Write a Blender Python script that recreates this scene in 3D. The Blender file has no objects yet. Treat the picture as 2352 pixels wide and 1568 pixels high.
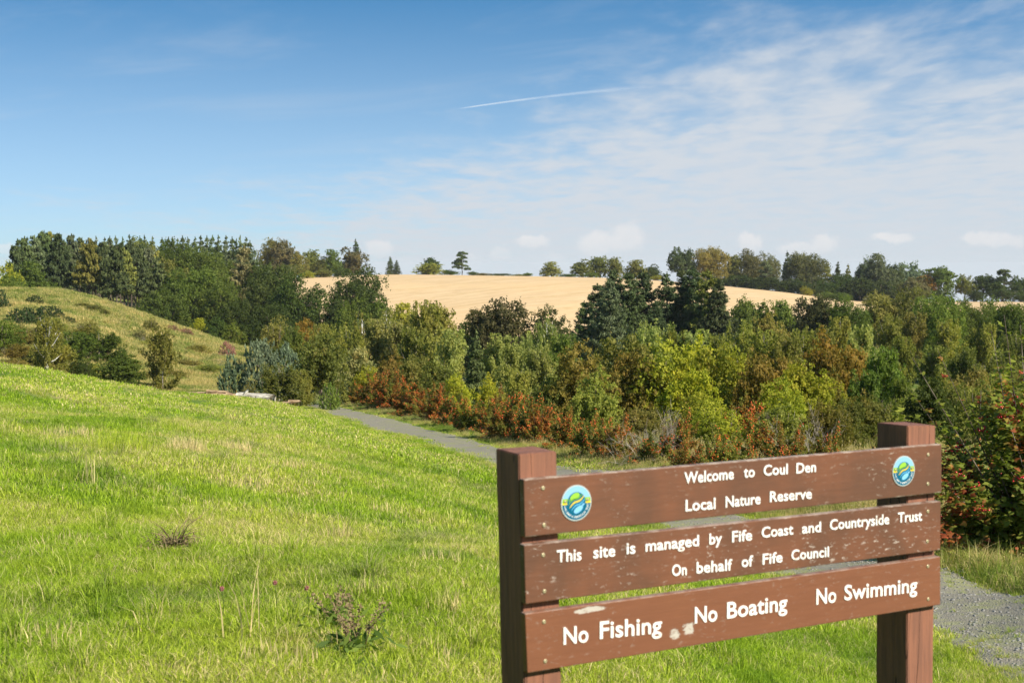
import bpy, bmesh, math, random
import numpy as np
from mathutils import Vector, Matrix

random.seed(7)
rng = np.random.default_rng(7)
S = bpy.context.scene
COL = S.collection
PI = math.pi

# ------------------------------------------------------------------ camera
F = 3267.0; CX = 1176.0; CY = 784.0          # focal length and centre in units of a 2352 wide picture
PITCH = math.atan((784 - 611) / F)
cd = bpy.data.cameras.new('camera'); cam = bpy.data.objects.new('camera', cd); COL.objects.link(cam)
cd.lens = 50.0; cd.sensor_width = 36.0; cd.clip_start = 0.1; cd.clip_end = 60000
cam.location = (0, 0, 0); cam.rotation_euler = (PI / 2 - PITCH, 0, 0)
cd.dof.use_dof = True; cd.dof.focus_distance = 16.0; cd.dof.aperture_fstop = 7.5
S.camera = cam
S.render.resolution_x = 1024; S.render.resolution_y = 682

# ------------------------------------------------------------------ light
SUN_AZ = 127.0      # clockwise from the view direction (+Y)
SUN_EL = 37.0
EXPO = 0.78
SUN_STR = 5.0
SKY_STR = 0.08
sl = bpy.data.lights.new('sun', 'SUN'); sun = bpy.data.objects.new('sun', sl); COL.objects.link(sun)
sl.energy = SUN_STR; sl.angle = math.radians(0.5); sl.color = (1.0, 0.93, 0.79)
az, el = math.radians(SUN_AZ), math.radians(SUN_EL)
sd = Vector((math.sin(az) * math.cos(el), math.cos(az) * math.cos(el), math.sin(el)))
sun.rotation_euler = sd.to_track_quat('Z', 'Y').to_euler()
sun.location = sd * 50
S.view_settings.view_transform = 'Standard'; S.view_settings.look = 'None'
S.view_settings.exposure = EXPO; S.view_settings.gamma = 1.0
S.view_settings.use_curve_mapping = False
S.render.engine = 'CYCLES'
S.cycles.max_bounces = 8; S.cycles.diffuse_bounces = 3; S.cycles.transparent_max_bounces = 12
S.cycles.transmission_bounces = 4

class N:
    """tiny node helper"""
    def __init__(s, tree): s.t = tree; s.n = tree.nodes; s.l = tree.links
    def new(s, typ, **kw):
        nd = s.n.new(typ)
        for k, v in kw.items(): setattr(nd, k, v)
        return nd
    def put(s, sock, v):
        if v is None: return
        if isinstance(v, bpy.types.NodeSocket): s.l.new(v, sock)
        else:
            if hasattr(sock, 'default_value'):
                try: sock.default_value = v
                except Exception:
                    sock.default_value = (*v, 1.0)
    def math(s, op, a, b=None, c=None, clamp=False):
        nd = s.new('ShaderNodeMath', operation=op); nd.use_clamp = clamp
        s.put(nd.inputs[0], a); s.put(nd.inputs[1], b)
        if c is not None: s.put(nd.inputs[2], c)
        return nd.outputs[0]
    def vmath(s, op, a, b=None, out=0):
        nd = s.new('ShaderNodeVectorMath', operation=op)
        s.put(nd.inputs[0], a)
        if b is not None: s.put(nd.inputs[3] if op == 'SCALE' else nd.inputs[1], b)
        return nd.outputs[out]
    def mix(s, f, a, b, mode='MIX'):
        nd = s.new('ShaderNodeMix', data_type='RGBA', blend_type=mode)
        s.put(nd.inputs[0], f); s.put(nd.inputs[6], a); s.put(nd.inputs[7], b)
        return nd.outputs[2]
    def noise(s, vec, scale, detail=4.0, rough=0.55, dist=0.0, col=False):
        nd = s.new('ShaderNodeTexNoise'); s.put(nd.inputs['Vector'], vec)
        nd.inputs['Scale'].default_value = scale; nd.inputs['Detail'].default_value = detail
        nd.inputs['Roughness'].default_value = rough; nd.inputs['Distortion'].default_value = dist
        return nd.outputs['Color'] if col else nd.outputs['Fac']
    def ramp(s, v, a, b, c=0.0, d=1.0, smooth=True):
        nd = s.new('ShaderNodeMapRange'); nd.interpolation_type = 'SMOOTHSTEP' if smooth else 'LINEAR'
        s.put(nd.inputs[0], v)
        for i, q in enumerate((a, b, c, d)): nd.inputs[1 + i].default_value = q
        return nd.outputs[0]
    def xyz(s, x, y, z):
        nd = s.new('ShaderNodeCombineXYZ'); s.put(nd.inputs[0], x); s.put(nd.inputs[1], y); s.put(nd.inputs[2], z)
        return nd.outputs[0]
    def sep(s, v):
        nd = s.new('ShaderNodeSeparateXYZ'); s.put(nd.inputs[0], v); return nd.outputs

# ------------------------------------------------------------------ world: sky, high cloud sheet, cumulus on the horizon
W = bpy.data.worlds.new('World'); S.world = W; W.use_nodes = True
W.node_tree.nodes.clear(); q = N(W.node_tree)
tc = q.new('ShaderNodeTexCoord').outputs['Generated']
dx, dy, dz = q.sep(tc)
sky = q.new('ShaderNodeTexSky', sky_type='NISHITA'); sky.sun_disc = False
sky.sun_elevation = el; sky.sun_rotation = az
sky.air_density = 1.0; sky.dust_density = 0.3; sky.ozone_density = 2.2
zz = q.math('MULTIPLY_ADD', q.math('MAXIMUM', dz, 0.0), 3.2, 0.035)
q.put(sky.inputs['Vector'], q.vmath('NORMALIZE', q.xyz(dx, dy, zz)))
skyc = q.mix(1.0, sky.outputs[0], (0.63, 1.26, 1.40, 1), 'MULTIPLY')
# haze towards the horizon
hz = q.math('POWER', q.ramp(dz, 0.0, 0.19, 1.0, 0.0, False), 1.15)
HAZEC = (4.0, 4.6, 5.15, 1)
skyc = q.mix(q.math('MULTIPLY', hz, 0.86), skyc, HAZEC)
# sheet of altocumulus: coordinates on a plane high above
inv = q.math('DIVIDE', 1.0, q.math('ADD', q.math('MAXIMUM', dz, 0.0), 0.045))
plane = q.xyz(q.math('MULTIPLY', dx, inv), q.math('MULTIPLY', dy, inv), 0.0)
rot = q.new('ShaderNodeMapping'); rot.inputs['Rotation'].default_value = (0, 0, math.radians(18)); rot.inputs['Scale'].default_value = (0.95, 0.42, 1)
q.put(rot.inputs[0], plane); pl = rot.outputs[0]
n1 = q.noise(pl, 1.9, 7, 0.62, 0.25)
n2 = q.noise(pl, 0.55, 4, 0.5, 0.2)
n3 = q.noise(pl, 5.0, 4, 0.5, 0.3)
tb = q.math('MULTIPLY_ADD', q.math('MINIMUM', dx, 0.16), 0.36, 0.102)
m = q.math('SUBTRACT', tb, dz)
m = q.math('ADD', m, q.math('MULTIPLY', q.math('SUBTRACT', n1, 0.5), 0.16))
m = q.math('ADD', m, q.math('MULTIPLY', q.math('SUBTRACT', n2, 0.5), 0.16))
m = q.math('ADD', m, q.math('MULTIPLY', q.math('SUBTRACT', n3, 0.5), 0.085))
sheet = q.ramp(m, -0.035, 0.085)
mott = q.ramp(q.math('ADD', q.math('MULTIPLY', n3, 0.62), q.math('MULTIPLY', n1, 0.38)), 0.34, 0.60, 0.70, 1.0)
mott = q.math('MAXIMUM', mott, q.ramp(dz, 0.02, 0.085, 0.85, 0.0))
alpha = q.math('MULTIPLY', sheet, mott)
alpha = q.math('MULTIPLY', alpha, 0.95)
CLOUDC = (4.85, 5.15, 5.55, 1)
skyc = q.mix(alpha, skyc, CLOUDC)
# thin wisps in the blue
w1 = q.noise(q.vmath('MULTIPLY', pl, (0.5, 2.0, 1)), 0.9, 6, 0.6, 0.6)
wis = q.math('MULTIPLY', q.ramp(w1, 0.5, 0.75), 0.22)
skyc = q.mix(wis, skyc, CLOUDC)
# cumulus heads: (x, y, half width, half height) in picture units
CUM = [(1440, 545, 46, 42), (1382, 562, 62, 32), (1222, 556, 42, 17), (1152, 584, 24, 18), (1268, 603, 46, 22),
       (1722, 556, 30, 28), (1835, 574, 62, 20), (1892, 560, 34, 24), (2045, 545, 58, 15), (2240, 545, 38, 17),
       (2300, 553, 62, 20), (872, 570, 36, 24), (935, 606, 30, 20), (10, 570, 30, 14),
       (-330, 560, 80, 26), (2680, 560, 90, 26), (1080, 600, 40, 22)]
u = q.math('DIVIDE', dx, q.math('MAXIMUM', dy, 0.05)); v = q.math('DIVIDE', dz, q.math('MAXIMUM', dy, 0.05))
uv = q.xyz(u, v, 0)
cn = q.noise(uv, 62.0, 6, 0.6, 0.3, col=True)
uvn = q.vmath('ADD', uv, q.vmath('SCALE', q.vmath('SUBTRACT', cn, (0.5, 0.5, 0.5)), 0.016))
best = None
for (x, y, a, b) in CUM:
    c = q.vmath('SUBTRACT', uvn, ((x - CX) / F, (611 - y) / F, 0.0))
    c = q.vmath('MULTIPLY', c, (F / a, F / b, 0.0))
    d = q.vmath('LENGTH', c, out=1)
    best = d if best is None else q.math('SMOOTH_MIN', best, d, 0.25)
cum = q.ramp(best, 1.12, 0.55)
cum = q.math('MULTIPLY', cum, q.ramp(v, 0.001, 0.022, 0.15, 1.0))
cum = q.math('MULTIPLY', cum, q.ramp(dy, 0.2, 0.4))
CUMC = (6.2, 6.1, 6.1, 1)
cum = q.math('MULTIPLY', cum, q.ramp(q.noise(uv, 28.0, 5, 0.6), 0.3, 0.6, 0.55, 1.0))
skyc = q.mix(q.math('MULTIPLY', cum, 0.8), skyc, CUMC)
bg = q.new('ShaderNodeBackground'); q.put(bg.inputs[0], skyc); bg.inputs[1].default_value = SKY_STR
wo = q.new('ShaderNodeOutputWorld'); q.l.new(bg.outputs[0], wo.inputs[0])

# ------------------------------------------------------------------ geometry helpers
def ray(px, py):
    u = (px - CX) / F; v = (CY - py) / F
    c, s = math.cos(PITCH), math.sin(PITCH)
    return np.array([u, c + v * s, v * c - s])
def at(px, py, Y):
    r = ray(px, py); return r * (Y / r[1])
def at4(px, py, Y): return at(px / 1.741497, py / 1.741497, Y)

def mesh_np(name, V, Fc, tint=None, mats=()):
    me = bpy.data.meshes.new(name)
    V = np.asarray(V, dtype=np.float32); Fc = np.asarray(Fc, dtype=np.int32)
    k = Fc.shape[1]
    me.vertices.add(len(V)); me.vertices.foreach_set('co', V.ravel())
    me.loops.add(Fc.size); me.loops.foreach_set('vertex_index', Fc.ravel())
    me.polygons.add(len(Fc)); me.polygons.foreach_set('loop_start', np.arange(0, Fc.size, k, dtype=np.int32))
    me.polygons.foreach_set('loop_total', np.full(len(Fc), k, dtype=np.int32))
    if tint is not None:
        a = me.attributes.new('tint', 'FLOAT', 'FACE'); a.data.foreach_set('value', np.asarray(tint, dtype=np.float32))
    me.update(calc_edges=True)
    for m_ in mats: me.materials.append(m_)
    return me
def mesh_py(name, V, Fc, mats=(), smooth=False, tint=None):
    me = bpy.data.meshes.new(name); me.from_pydata([tuple(map(float, v)) for v in V], [], [tuple(map(int, f)) for f in Fc])
    if smooth: me.polygons.foreach_set('use_smooth', [True] * len(me.polygons))
    if tint is not None:
        a = me.attributes.new('tint', 'FLOAT', 'FACE'); a.data.foreach_set('value', tint)
    me.update()
    for m_ in mats: me.materials.append(m_)
    return me
def obj(name, me, parent=None, kind=None, label=None, cat=None, group=None):
    o = bpy.data.objects.new(name, me); COL.objects.link(o)
    if parent is not None: o.parent = parent
    if kind: o['kind'] = kind
    if label: o['label'] = label
    if cat: o['category'] = cat
    if group: o['group'] = group
    return o
def thing(name, loc, label, cat, group=None, rz=0.0, scale=None):
    o = bpy.data.objects.new(name, None); COL.objects.link(o)
    o.empty_display_size = 0.3
    o.location = loc; o.rotation_euler = (0, 0, rz)
    if scale: o.scale = scale
    o['label'] = label; o['category'] = cat
    if group: o['group'] = group
    return o
class Tubes:
    def __init__(s): s.V = []; s.F = []; s.T = []
    def tube(s, pts, rad, n=6, tint=0.5, cap=True):
        pts = [Vector(p) for p in pts]; b = len(s.V)
        for i, p in enumerate(pts):
            d = (pts[min(i + 1, len(pts) - 1)] - pts[max(i - 1, 0)]).normalized()
            a = d.orthogonal().normalized() if abs(d.z) < 0.9 else Vector((1, 0, 0)).cross(d).normalized()
            if i and a.dot(pa) < 0.2: a = (pa - d * pa.dot(d)).normalized()
            pa = a; c = d.cross(a)
            r = rad[i] if isinstance(rad, (list, tuple)) else rad
            for k in range(n):
                t = 2 * PI * k / n; s.V.append(p + (a * math.cos(t) + c * math.sin(t)) * r)
        for i in range(len(pts) - 1):
            for k in range(n):
                s.F.append((b + i * n + k, b + i * n + (k + 1) % n, b + (i + 1) * n + (k + 1) % n, b + (i + 1) * n + k)); s.T.append(tint)
        if cap:
            s.F.append(tuple(b + k for k in range(n))[::-1]); s.F.append(tuple(b + (len(pts) - 1) * n + k for k in range(n))); s.T += [tint, tint]
    def mesh(s, name, mats=(), smooth=True): return mesh_py(name, s.V, s.F, mats, smooth, s.T)

# ------------------------------------------------------------------ materials
def new_mat(name):
    m_ = bpy.data.materials.new(name); m_.use_nodes = True; m_.node_tree.nodes.clear()
    return m_, N(m_.node_tree)
def finish(nn, shader):
    o = nn.new('ShaderNodeOutputMaterial'); nn.l.new(shader, o.inputs[0])
def principled(nn, col, rough=0.6, spec=0.3, bump=None, bdist=0.01, metal=0.0):
    p = nn.new('ShaderNodeBsdfPrincipled'); nn.put(p.inputs['Base Color'], col); nn.put(p.inputs['Roughness'], rough)
    p.inputs['Specular IOR Level'].default_value = spec; p.inputs['Metallic'].default_value = metal
    if bump is not None:
        b = nn.new('ShaderNodeBump'); b.inputs['Distance'].default_value = bdist; b.inputs['Strength'].default_value = 1.0
        nn.put(b.inputs['Height'], bump); nn.l.new(b.outputs[0], p.inputs['Normal'])
    return p.outputs[0]
def leaf_mat(name, alt=None, amt=(0.45, 0.62), nscale=3.0, trans=0.45, lo=0.62, hi=1.42, rough=0.6, spec=0.12):
    m_, nn = new_mat(name)
    oi = nn.new('ShaderNodeObjectInfo'); tint = nn.new('ShaderNodeAttribute', attribute_name='tint').outputs['Fac']
    geo = nn.new('ShaderNodeNewGeometry').outputs['Position']
    c = oi.outputs['Color']
    if alt is not None:
        off = nn.vmath('SCALE', oi.outputs['Location'], 0.37)
        oc = nn.new('ShaderNodeTexCoord').outputs['Object']
        nz = nn.noise(nn.vmath('ADD', oc, off), nscale, 4, 0.6)
        nz = nn.math('ADD', nz, nn.math('MULTIPLY', nn.math('SUBTRACT', tint, 0.5), 0.25))
        c = nn.mix(nn.ramp(nz, amt[0], amt[1]), c, alt)
    n2 = nn.noise(geo, 0.9, 3, 0.5)
    hs = nn.new('ShaderNodeHueSaturation')
    hue = nn.math('MULTIPLY_ADD', nn.math('SUBTRACT', tint, 0.5), -0.035, 0.5)
    hue = nn.math('ADD', hue, nn.math('MULTIPLY', nn.math('SUBTRACT', n2, 0.5), -0.06))
    nn.put(hs.inputs['Hue'], hue)
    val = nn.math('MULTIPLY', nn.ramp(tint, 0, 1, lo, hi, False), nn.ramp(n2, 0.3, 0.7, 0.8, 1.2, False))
    nn.put(hs.inputs['Value'], val); nn.put(hs.inputs['Color'], c); c = hs.outputs[0]
    p = principled(nn, c, rough, spec)
    tr = nn.new('ShaderNodeBsdfTranslucent'); nn.put(tr.inputs[0], nn.mix(1.0, c, (1.25, 1.35, 0.8, 1), 'MULTIPLY'))
    mx = nn.new('ShaderNodeMixShader'); mx.inputs[0].default_value = trans
    nn.l.new(p, mx.inputs[1]); nn.l.new(tr.outputs[0], mx.inputs[2]); finish(nn, mx.outputs[0])
    return m_
M = {}
M['leaf'] = leaf_mat('leaf')
M['haw'] = leaf_mat('hawthorn_leaf', alt=(0.19, 0.20, 0.038, 1), amt=(0.42, 0.58), nscale=3.5, lo=0.5, hi=1.5)
M['mottle'] = leaf_mat('turning_leaf', alt=(0.28, 0.20, 0.045, 1), amt=(0.56, 0.80), nscale=2.2, lo=0.62, hi=1.42)
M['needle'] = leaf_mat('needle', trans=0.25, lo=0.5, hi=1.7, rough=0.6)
M['vib'] = leaf_mat('guelder_leaf', alt=(0.30, 0.09, 0.035, 1), amt=(0.52, 0.66), nscale=2.6, lo=0.5, hi=1.5, trans=0.45)
def bark_mat(name, c1, c2, scale=6.0, stretch=0.25, bd=0.02):
    m_, nn = new_mat(name); oc = nn.new('ShaderNodeTexCoord').outputs['Object']
    v = nn.vmath('MULTIPLY', oc, (1, 1, stretch))
    a = nn.noise(v, scale, 6, 0.65)
    finish(nn, principled(nn, nn.mix(nn.ramp(a, 0.38, 0.62), c1, c2), 0.85, 0.15, a, bd)); return m_
M['bark'] = bark_mat('bark', (0.075, 0.055, 0.04, 1), (0.2, 0.165, 0.125, 1), 14)
M['palebark'] = bark_mat('pale_bark', (0.17, 0.14, 0.105, 1), (0.42, 0.37, 0.3, 1), 14)
M['birchbark'] = bark_mat('birch_bark', (0.12, 0.1, 0.08, 1), (0.8, 0.78, 0.72, 1), 9, 3.0)
M['twig'] = bark_mat('dead_twig', (0.2, 0.165, 0.125, 1), (0.4, 0.35, 0.28, 1), 12)
m_, nn = new_mat('berry'); at_ = nn.new('ShaderNodeAttribute', attribute_name='tint').outputs['Fac']
finish(nn, principled(nn, nn.mix(at_, (0.62, 0.06, 0.015, 1), (0.85, 0.20, 0.04, 1)), 0.3, 0.5)); M['berry'] = m_
m_, nn = new_mat('guelder_berry'); at_ = nn.new('ShaderNodeAttribute', attribute_name='tint').outputs['Fac']
finish(nn, principled(nn, nn.mix(at_, (0.42, 0.008, 0.02, 1), (0.68, 0.03, 0.05, 1)), 0.2, 0.6)); M['vberry'] = m_

def grass_patch(nn, pos):
    """broad patches, in world space, shared by the turf and by the blades standing on it"""
    a = nn.noise(pos, 0.33, 4, 0.6, 0.4); b = nn.noise(pos, 1.6, 4, 0.65, 0.3); c = nn.noise(pos, 0.09, 2, 0.5)
    s = nn.math('ADD', nn.math('MULTIPLY', a, 0.45), nn.math('MULTIPLY', b, 0.4))
    return nn.math('ADD', s, nn.math('MULTIPLY', c, 0.15)), a, b
def grass_mat(name, green, green2, straw, bias=0.0, trans=0.35):
    m_, nn = new_mat(name)
    pos = nn.new('ShaderNodeNewGeometry').outputs['Position']
    tint = nn.new('ShaderNodeAttribute', attribute_name='tint').outputs['Fac']
    s, a, b = grass_patch(nn, pos)
    g = nn.mix(nn.ramp(a, 0.36, 0.62), green, green2)
    f = nn.math('ADD', nn.math('MULTIPLY_ADD', nn.math('SUBTRACT', s, 0.5), 2.6, 0.0), nn.math('SUBTRACT', tint, 0.0))
    f = nn.ramp(f, 0.70 - bias, 0.98 - bias)
    col = nn.mix(f, g, straw)
    hs = nn.new('ShaderNodeHueSaturation'); nn.put(hs.inputs['Color'], col)
    wv = nn.new('ShaderNodeTexWhiteNoise', noise_dimensions='1D'); nn.put(wv.inputs['W'], nn.math('MULTIPLY', tint, 917.0))
    nn.put(hs.inputs['Value'], nn.ramp(wv.outputs[0], 0, 1, 0.62, 1.38, False))
    nn.put(hs.inputs['Hue'], nn.ramp(wv.outputs[0], 0, 1, 0.512, 0.488, False))
    big = nn.noise(pos, 0.55, 3, 0.55, 0.6)
    col = nn.mix(1.0, hs.outputs[0], nn.mix(nn.ramp(big, 0.33, 0.5), (0.62, 0.72, 0.66, 1), (1, 1, 1, 1)), 'MULTIPLY')
    p = principled(nn, col, 0.6, 0.2)
    tr = nn.new('ShaderNodeBsdfTranslucent'); nn.put(tr.inputs[0], nn.mix(1.0, col, (1.2, 1.25, 0.7, 1), 'MULTIPLY'))
    mx = nn.new('ShaderNodeMixShader'); mx.inputs[0].default_value = trans
    nn.l.new(p, mx.inputs[1]); nn.l.new(tr.outputs[0], mx.inputs[2]); finish(nn, mx.outputs[0]); return m_
GR1 = (0.25, 0.365, 0.018, 1); GR2 = (0.36, 0.425, 0.04, 1); STRAW = (0.62, 0.50, 0.25, 1)
M['grass'] = grass_mat('grass_blade', GR1, GR2, STRAW, bias=0.05)
M['longgrass'] = grass_mat('long_grass_blade', (0.16, 0.23, 0.03, 1), (0.28, 0.29, 0.055, 1), (0.56, 0.44, 0.2, 1), bias=0.08)
M['drygrass'] = grass_mat('dry_grass_blade', (0.20, 0.25, 0.045, 1), (0.38, 0.34, 0.10, 1), (0.62, 0.48, 0.2, 1), bias=0.16)

m_, nn = new_mat('turf'); pos = nn.new('ShaderNodeNewGeometry').outputs['Position']
s, a, b = grass_patch(nn, pos); fine = nn.noise(pos, 14, 5, 0.7)
c = nn.mix(nn.ramp(a, 0.36, 0.62), (0.085, 0.15, 0.018, 1), (0.14, 0.18, 0.03, 1))
c = nn.mix(nn.ramp(nn.math('ADD', nn.math('MULTIPLY', s, 0.6), nn.math('MULTIPLY', fine, 0.4)), 0.5, 0.62), c, (0.3, 0.24, 0.10, 1))
finish(nn, principled(nn, c, 0.9, 0.1, fine, 0.03)); M['turf'] = m_
m_, nn = new_mat('rough_hill_turf'); pos = nn.new('ShaderNodeNewGeometry').outputs['Position']
a = nn.noise(pos, 0.06, 5, 0.6, 0.5); b = nn.noise(pos, 0.5, 6, 0.7); fine = nn.noise(pos, 3, 5, 0.7)
c = nn.mix(nn.ramp(a, 0.42, 0.6), (0.18, 0.24, 0.04, 1), (0.38, 0.31, 0.11, 1))
c = nn.mix(nn.ramp(b, 0.5, 0.68), c, (0.2, 0.15, 0.06, 1))
finish(nn, principled(nn, c, 0.9, 0.1, fine, 0.2)); M['hill'] = m_
m_, nn = new_mat('valley_ground'); pos = nn.new('ShaderNodeNewGeometry').outputs['Position']
a = nn.noise(pos, 0.2, 6, 0.65); c = nn.mix(nn.ramp(a, 0.35, 0.65), (0.09, 0.13, 0.025, 1), (0.22, 0.2, 0.06, 1))
finish(nn, principled(nn, c, 0.95, 0.1)); M['valley'] = m_
m_, nn = new_mat('stubble'); pos = nn.new('ShaderNodeNewGeometry').outputs['Position']
mp = nn.new('ShaderNodeMapping'); mp.inputs['Rotation'].default_value = (0, 0, math.radians(32)); nn.put(mp.inputs[0], pos)
v = mp.outputs[0]; wob = nn.noise(pos, 0.012, 3, 0.5)
sx = nn.sep(v)[0]; sxw = nn.math('ADD', sx, nn.math('MULTIPLY', wob, 26.0))
tri = nn.math('PINGPONG', sxw, 13.0)                      # tramlines every 26 m
line = nn.ramp(tri, 0.0, 1.8, 1.0, 0.0)
st = nn.noise(nn.vmath('MULTIPLY', v, (0.5, 0.03, 1)), 1.0, 5, 0.7); bl = nn.noise(pos, 0.02, 4, 0.6); sp = nn.noise(pos, 0.35, 5, 0.75)
c = nn.mix(nn.ramp(st, 0.35, 0.65), (0.50, 0.345, 0.185, 1), (0.60, 0.43, 0.245, 1))
c = nn.mix(nn.ramp(bl, 0.4, 0.7, 0.0, 0.5), c, (0.62, 0.42, 0.215, 1))
c = nn.mix(nn.math('MULTIPLY', nn.ramp(sp, 0.5, 0.72), 0.4), c, (0.44, 0.31, 0.15, 1))
c = nn.mix(nn.math('MULTIPLY', nn.math('MULTIPLY', line, nn.ramp(sp, 0.38, 0.6)), 0.85), c, (0.46, 0.31, 0.14, 1))
finish(nn, principled(nn, c, 0.95, 0.05)); M['stubble'] = m_
m_, nn = new_mat('gravel'); pos = nn.new('ShaderNodeNewGeometry').outputs['Position']
vo = nn.new('ShaderNodeTexVoronoi'); vo.inputs['Scale'].default_value = 55; nn.put(vo.inputs['Vector'], pos)
big = nn.noise(pos, 0.8, 5, 0.65); fine = nn.noise(pos, 40, 4, 0.7)
mid_ = nn.noise(pos, 4.5, 5, 0.7)
c = nn.mix(fine, (0.125, 0.112, 0.082, 1), (0.29, 0.255, 0.19, 1))
c = nn.mix(nn.math('MULTIPLY', nn.ramp(mid_, 0.48, 0.62), 0.5), c, (0.36, 0.32, 0.22, 1))
c = nn.mix(nn.math('MULTIPLY', nn.ramp(nn.math('ADD', nn.math('MULTIPLY', big, .6), nn.math('MULTIPLY', mid_, .4)), 0.48, 0.6), 0.75), c, (0.22, 0.23, 0.07, 1))
c = nn.mix(nn.math('MULTIPLY', vo.outputs['Color'], 0.3), c, (0.34, 0.32, 0.27, 1))
hh = nn.math('ADD', nn.math('MULTIPLY', vo.outputs['Distance'], -1.0), nn.math('MULTIPLY', fine, 0.6))
finish(nn, principled(nn, c, 0.9, 0.2, hh, 0.009)); M['gravel'] = m_
m_, nn = new_mat('tarmac'); finish(nn, principled(nn, (0.06, 0.062, 0.068, 1), 0.8, 0.2)); M['tarmac'] = m_
m_, nn = new_mat('stone'); pos = nn.new('ShaderNodeTexCoord').outputs['Object']; a = nn.noise(pos, 25, 4, 0.6)
finish(nn, principled(nn, nn.mix(a, (0.1, 0.1, 0.095, 1), (0.36, 0.34, 0.31, 1)), 0.85, 0.2, a, 0.005)); M['stone'] = m_

# ------------------------------------------------------------------ terrain
# path edges: picture row, left edge x, right edge x, distance
PATH = [(1750, 2950, 3900, 8.2), (1548, 2352, 2790, 10.5), (1461, 2145, 2560, 12.5), (1374, 1922, 2352, 15), (1316, 1774, 2190, 17),
        (1190, 1461, 1715, 27), (1066, 1139, 1282, 42), (1001, 921, 1057, 58), (967, 808, 925, 72), (938, 722, 785, 86)]
CT = []
def cp(px, py, Y): p = at(px, py, Y); CT.append((p[0], p[1], p[2]))
def cz(px, Y, z): CT.append(((px - CX) / F * Y, Y, z))
CT += [(0, 0, -1.6), (-3, 0, -1.5), (3, 0, -2.0), (0, -5, -1.5), (1.0, 4, -1.78), (0, 4, -1.7), (-2, 4, -1.65), (3, 5, -2.15)]
for (y, a, b, Y) in PATH[1:]: cp(a, y, Y); cp(b, y, Y)
for r in [(0, 1568, 6), (600, 1568, 6.1), (1176, 1568, 6.6), (1700, 1568, 8.3), (0, 1300, 8.8), (600, 1300, 9.1), (1100, 1300, 10),
          (1500, 1400, 11), (0, 1100, 13.5), (600, 1150, 14), (1000, 1180, 17), (0, 950, 25), (600, 1000, 27), (900, 1040, 34),
          (0, 838, 46), (120, 862, 50), (240, 883, 55), (480, 911, 64), (560, 918, 70), (620, 928, 74), (700, 942, 82),
          (1139, 1090, 37), (1000, 1105, 27), (921, 1030, 48), (808, 990, 62), (724, 955, 76), (1300, 1170, 27.5), (1461, 1225, 23.5), (600, 945, 50), (240, 900, 45), (400, 925, 48), (850, 1000, 52),
          # mound
          (-150, 828, 110), (0, 845, 112), (150, 870, 115), (300, 893, 118), (450, 905, 120), (560, 905, 122),
          (-150, 760, 150), (0, 760, 150), (150, 775, 150), (300, 812, 150), (450, 850, 150), (545, 850, 150),
          (-200, 668, 200), (0, 673, 200), (110, 674, 200), (170, 682, 200), (235, 697, 200), (300, 718, 200), (380, 748, 200), (450, 772, 200), (530, 796, 200), (620, 812, 200),
          # behind hedge and verge
          (1300, 1032, 47), (1500, 1062, 38), (2000, 1120, 30), (900, 930, 88),
          # field
          (100, 640, 470), (350, 640, 470), (710, 636, 560), (870, 632, 600), (1000, 632, 600), (1200, 635, 600), (1450, 641, 600), (1650, 655, 575), (1850, 676, 540), (1940, 690, 530),
          (2150, 694, 520), (2350, 694, 520), (720, 690, 400), (950, 700, 400), (1200, 700, 400), (1500, 715, 400), (1800, 722, 400), (2200, 735, 400),
          (950, 765, 300), (1250, 790, 300), (1600, 795, 300), (2000, 790, 300), (2350, 780, 300)]: cp(*r)
for r in [(-200, 72, -7), (100, 76, -8.5), (300, 85, -10.3), (500, 92, -9.6), (650, 100, -9.8), (100, 250, -11), (-200, 250, -11), (400, 250, -14), (600, 250, -16),
          (150, 290, -9.5), (300, 300, -11), (500, 310, -13), (-200, 300, -9),
          (800, 110, -10.5), (1200, 110, -10.5), (1600, 75, -8.8), (2000, 75, -8.5), (2352, 60, -7.5), (1600, 110, -10.5), (2000, 120, -11), (2352, 110, -10.5),
          (800, 180, -13), (1200, 180, -13), (1600, 190, -13.5), (2000, 190, -13), (2352, 180, -12.5), (2700, 60, -8), (2700, 110, -12), (2700, 20, -4.2), (2500, 13, -3.1), (2352, 20, -4.1),
          (-400, 900, -28), (400, 900, -28), (1176, 900, -24), (1900, 900, -32), (2500, 900, -34), (0, 2500, -90), (1176, 2500, -90), (2352, 2500, -95)]: cz(*r)
CT = np.array(CT)
def uvc(X, Y):
    D = np.clip(Y, -5, 3500) + 8.0
    return np.stack([np.clip(X / D, -0.62, 0.62) * 3.2, np.log(D)], -1)
def kern(r): return np.where(r > 1e-9, r * r * np.log(np.maximum(r, 1e-9)), 0.0)
_A = uvc(CT[:, 0], CT[:, 1]); _n = len(_A)
_K = kern(np.linalg.norm(_A[:, None] - _A[None], axis=2)) + np.eye(_n) * 3e-5
_P = np.concatenate([np.ones((_n, 1)), _A], 1)
_sol = np.linalg.solve(np.block([[_K, _P], [_P.T, np.zeros((3, 3))]]), np.concatenate([CT[:, 2], np.zeros(3)]))
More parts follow.
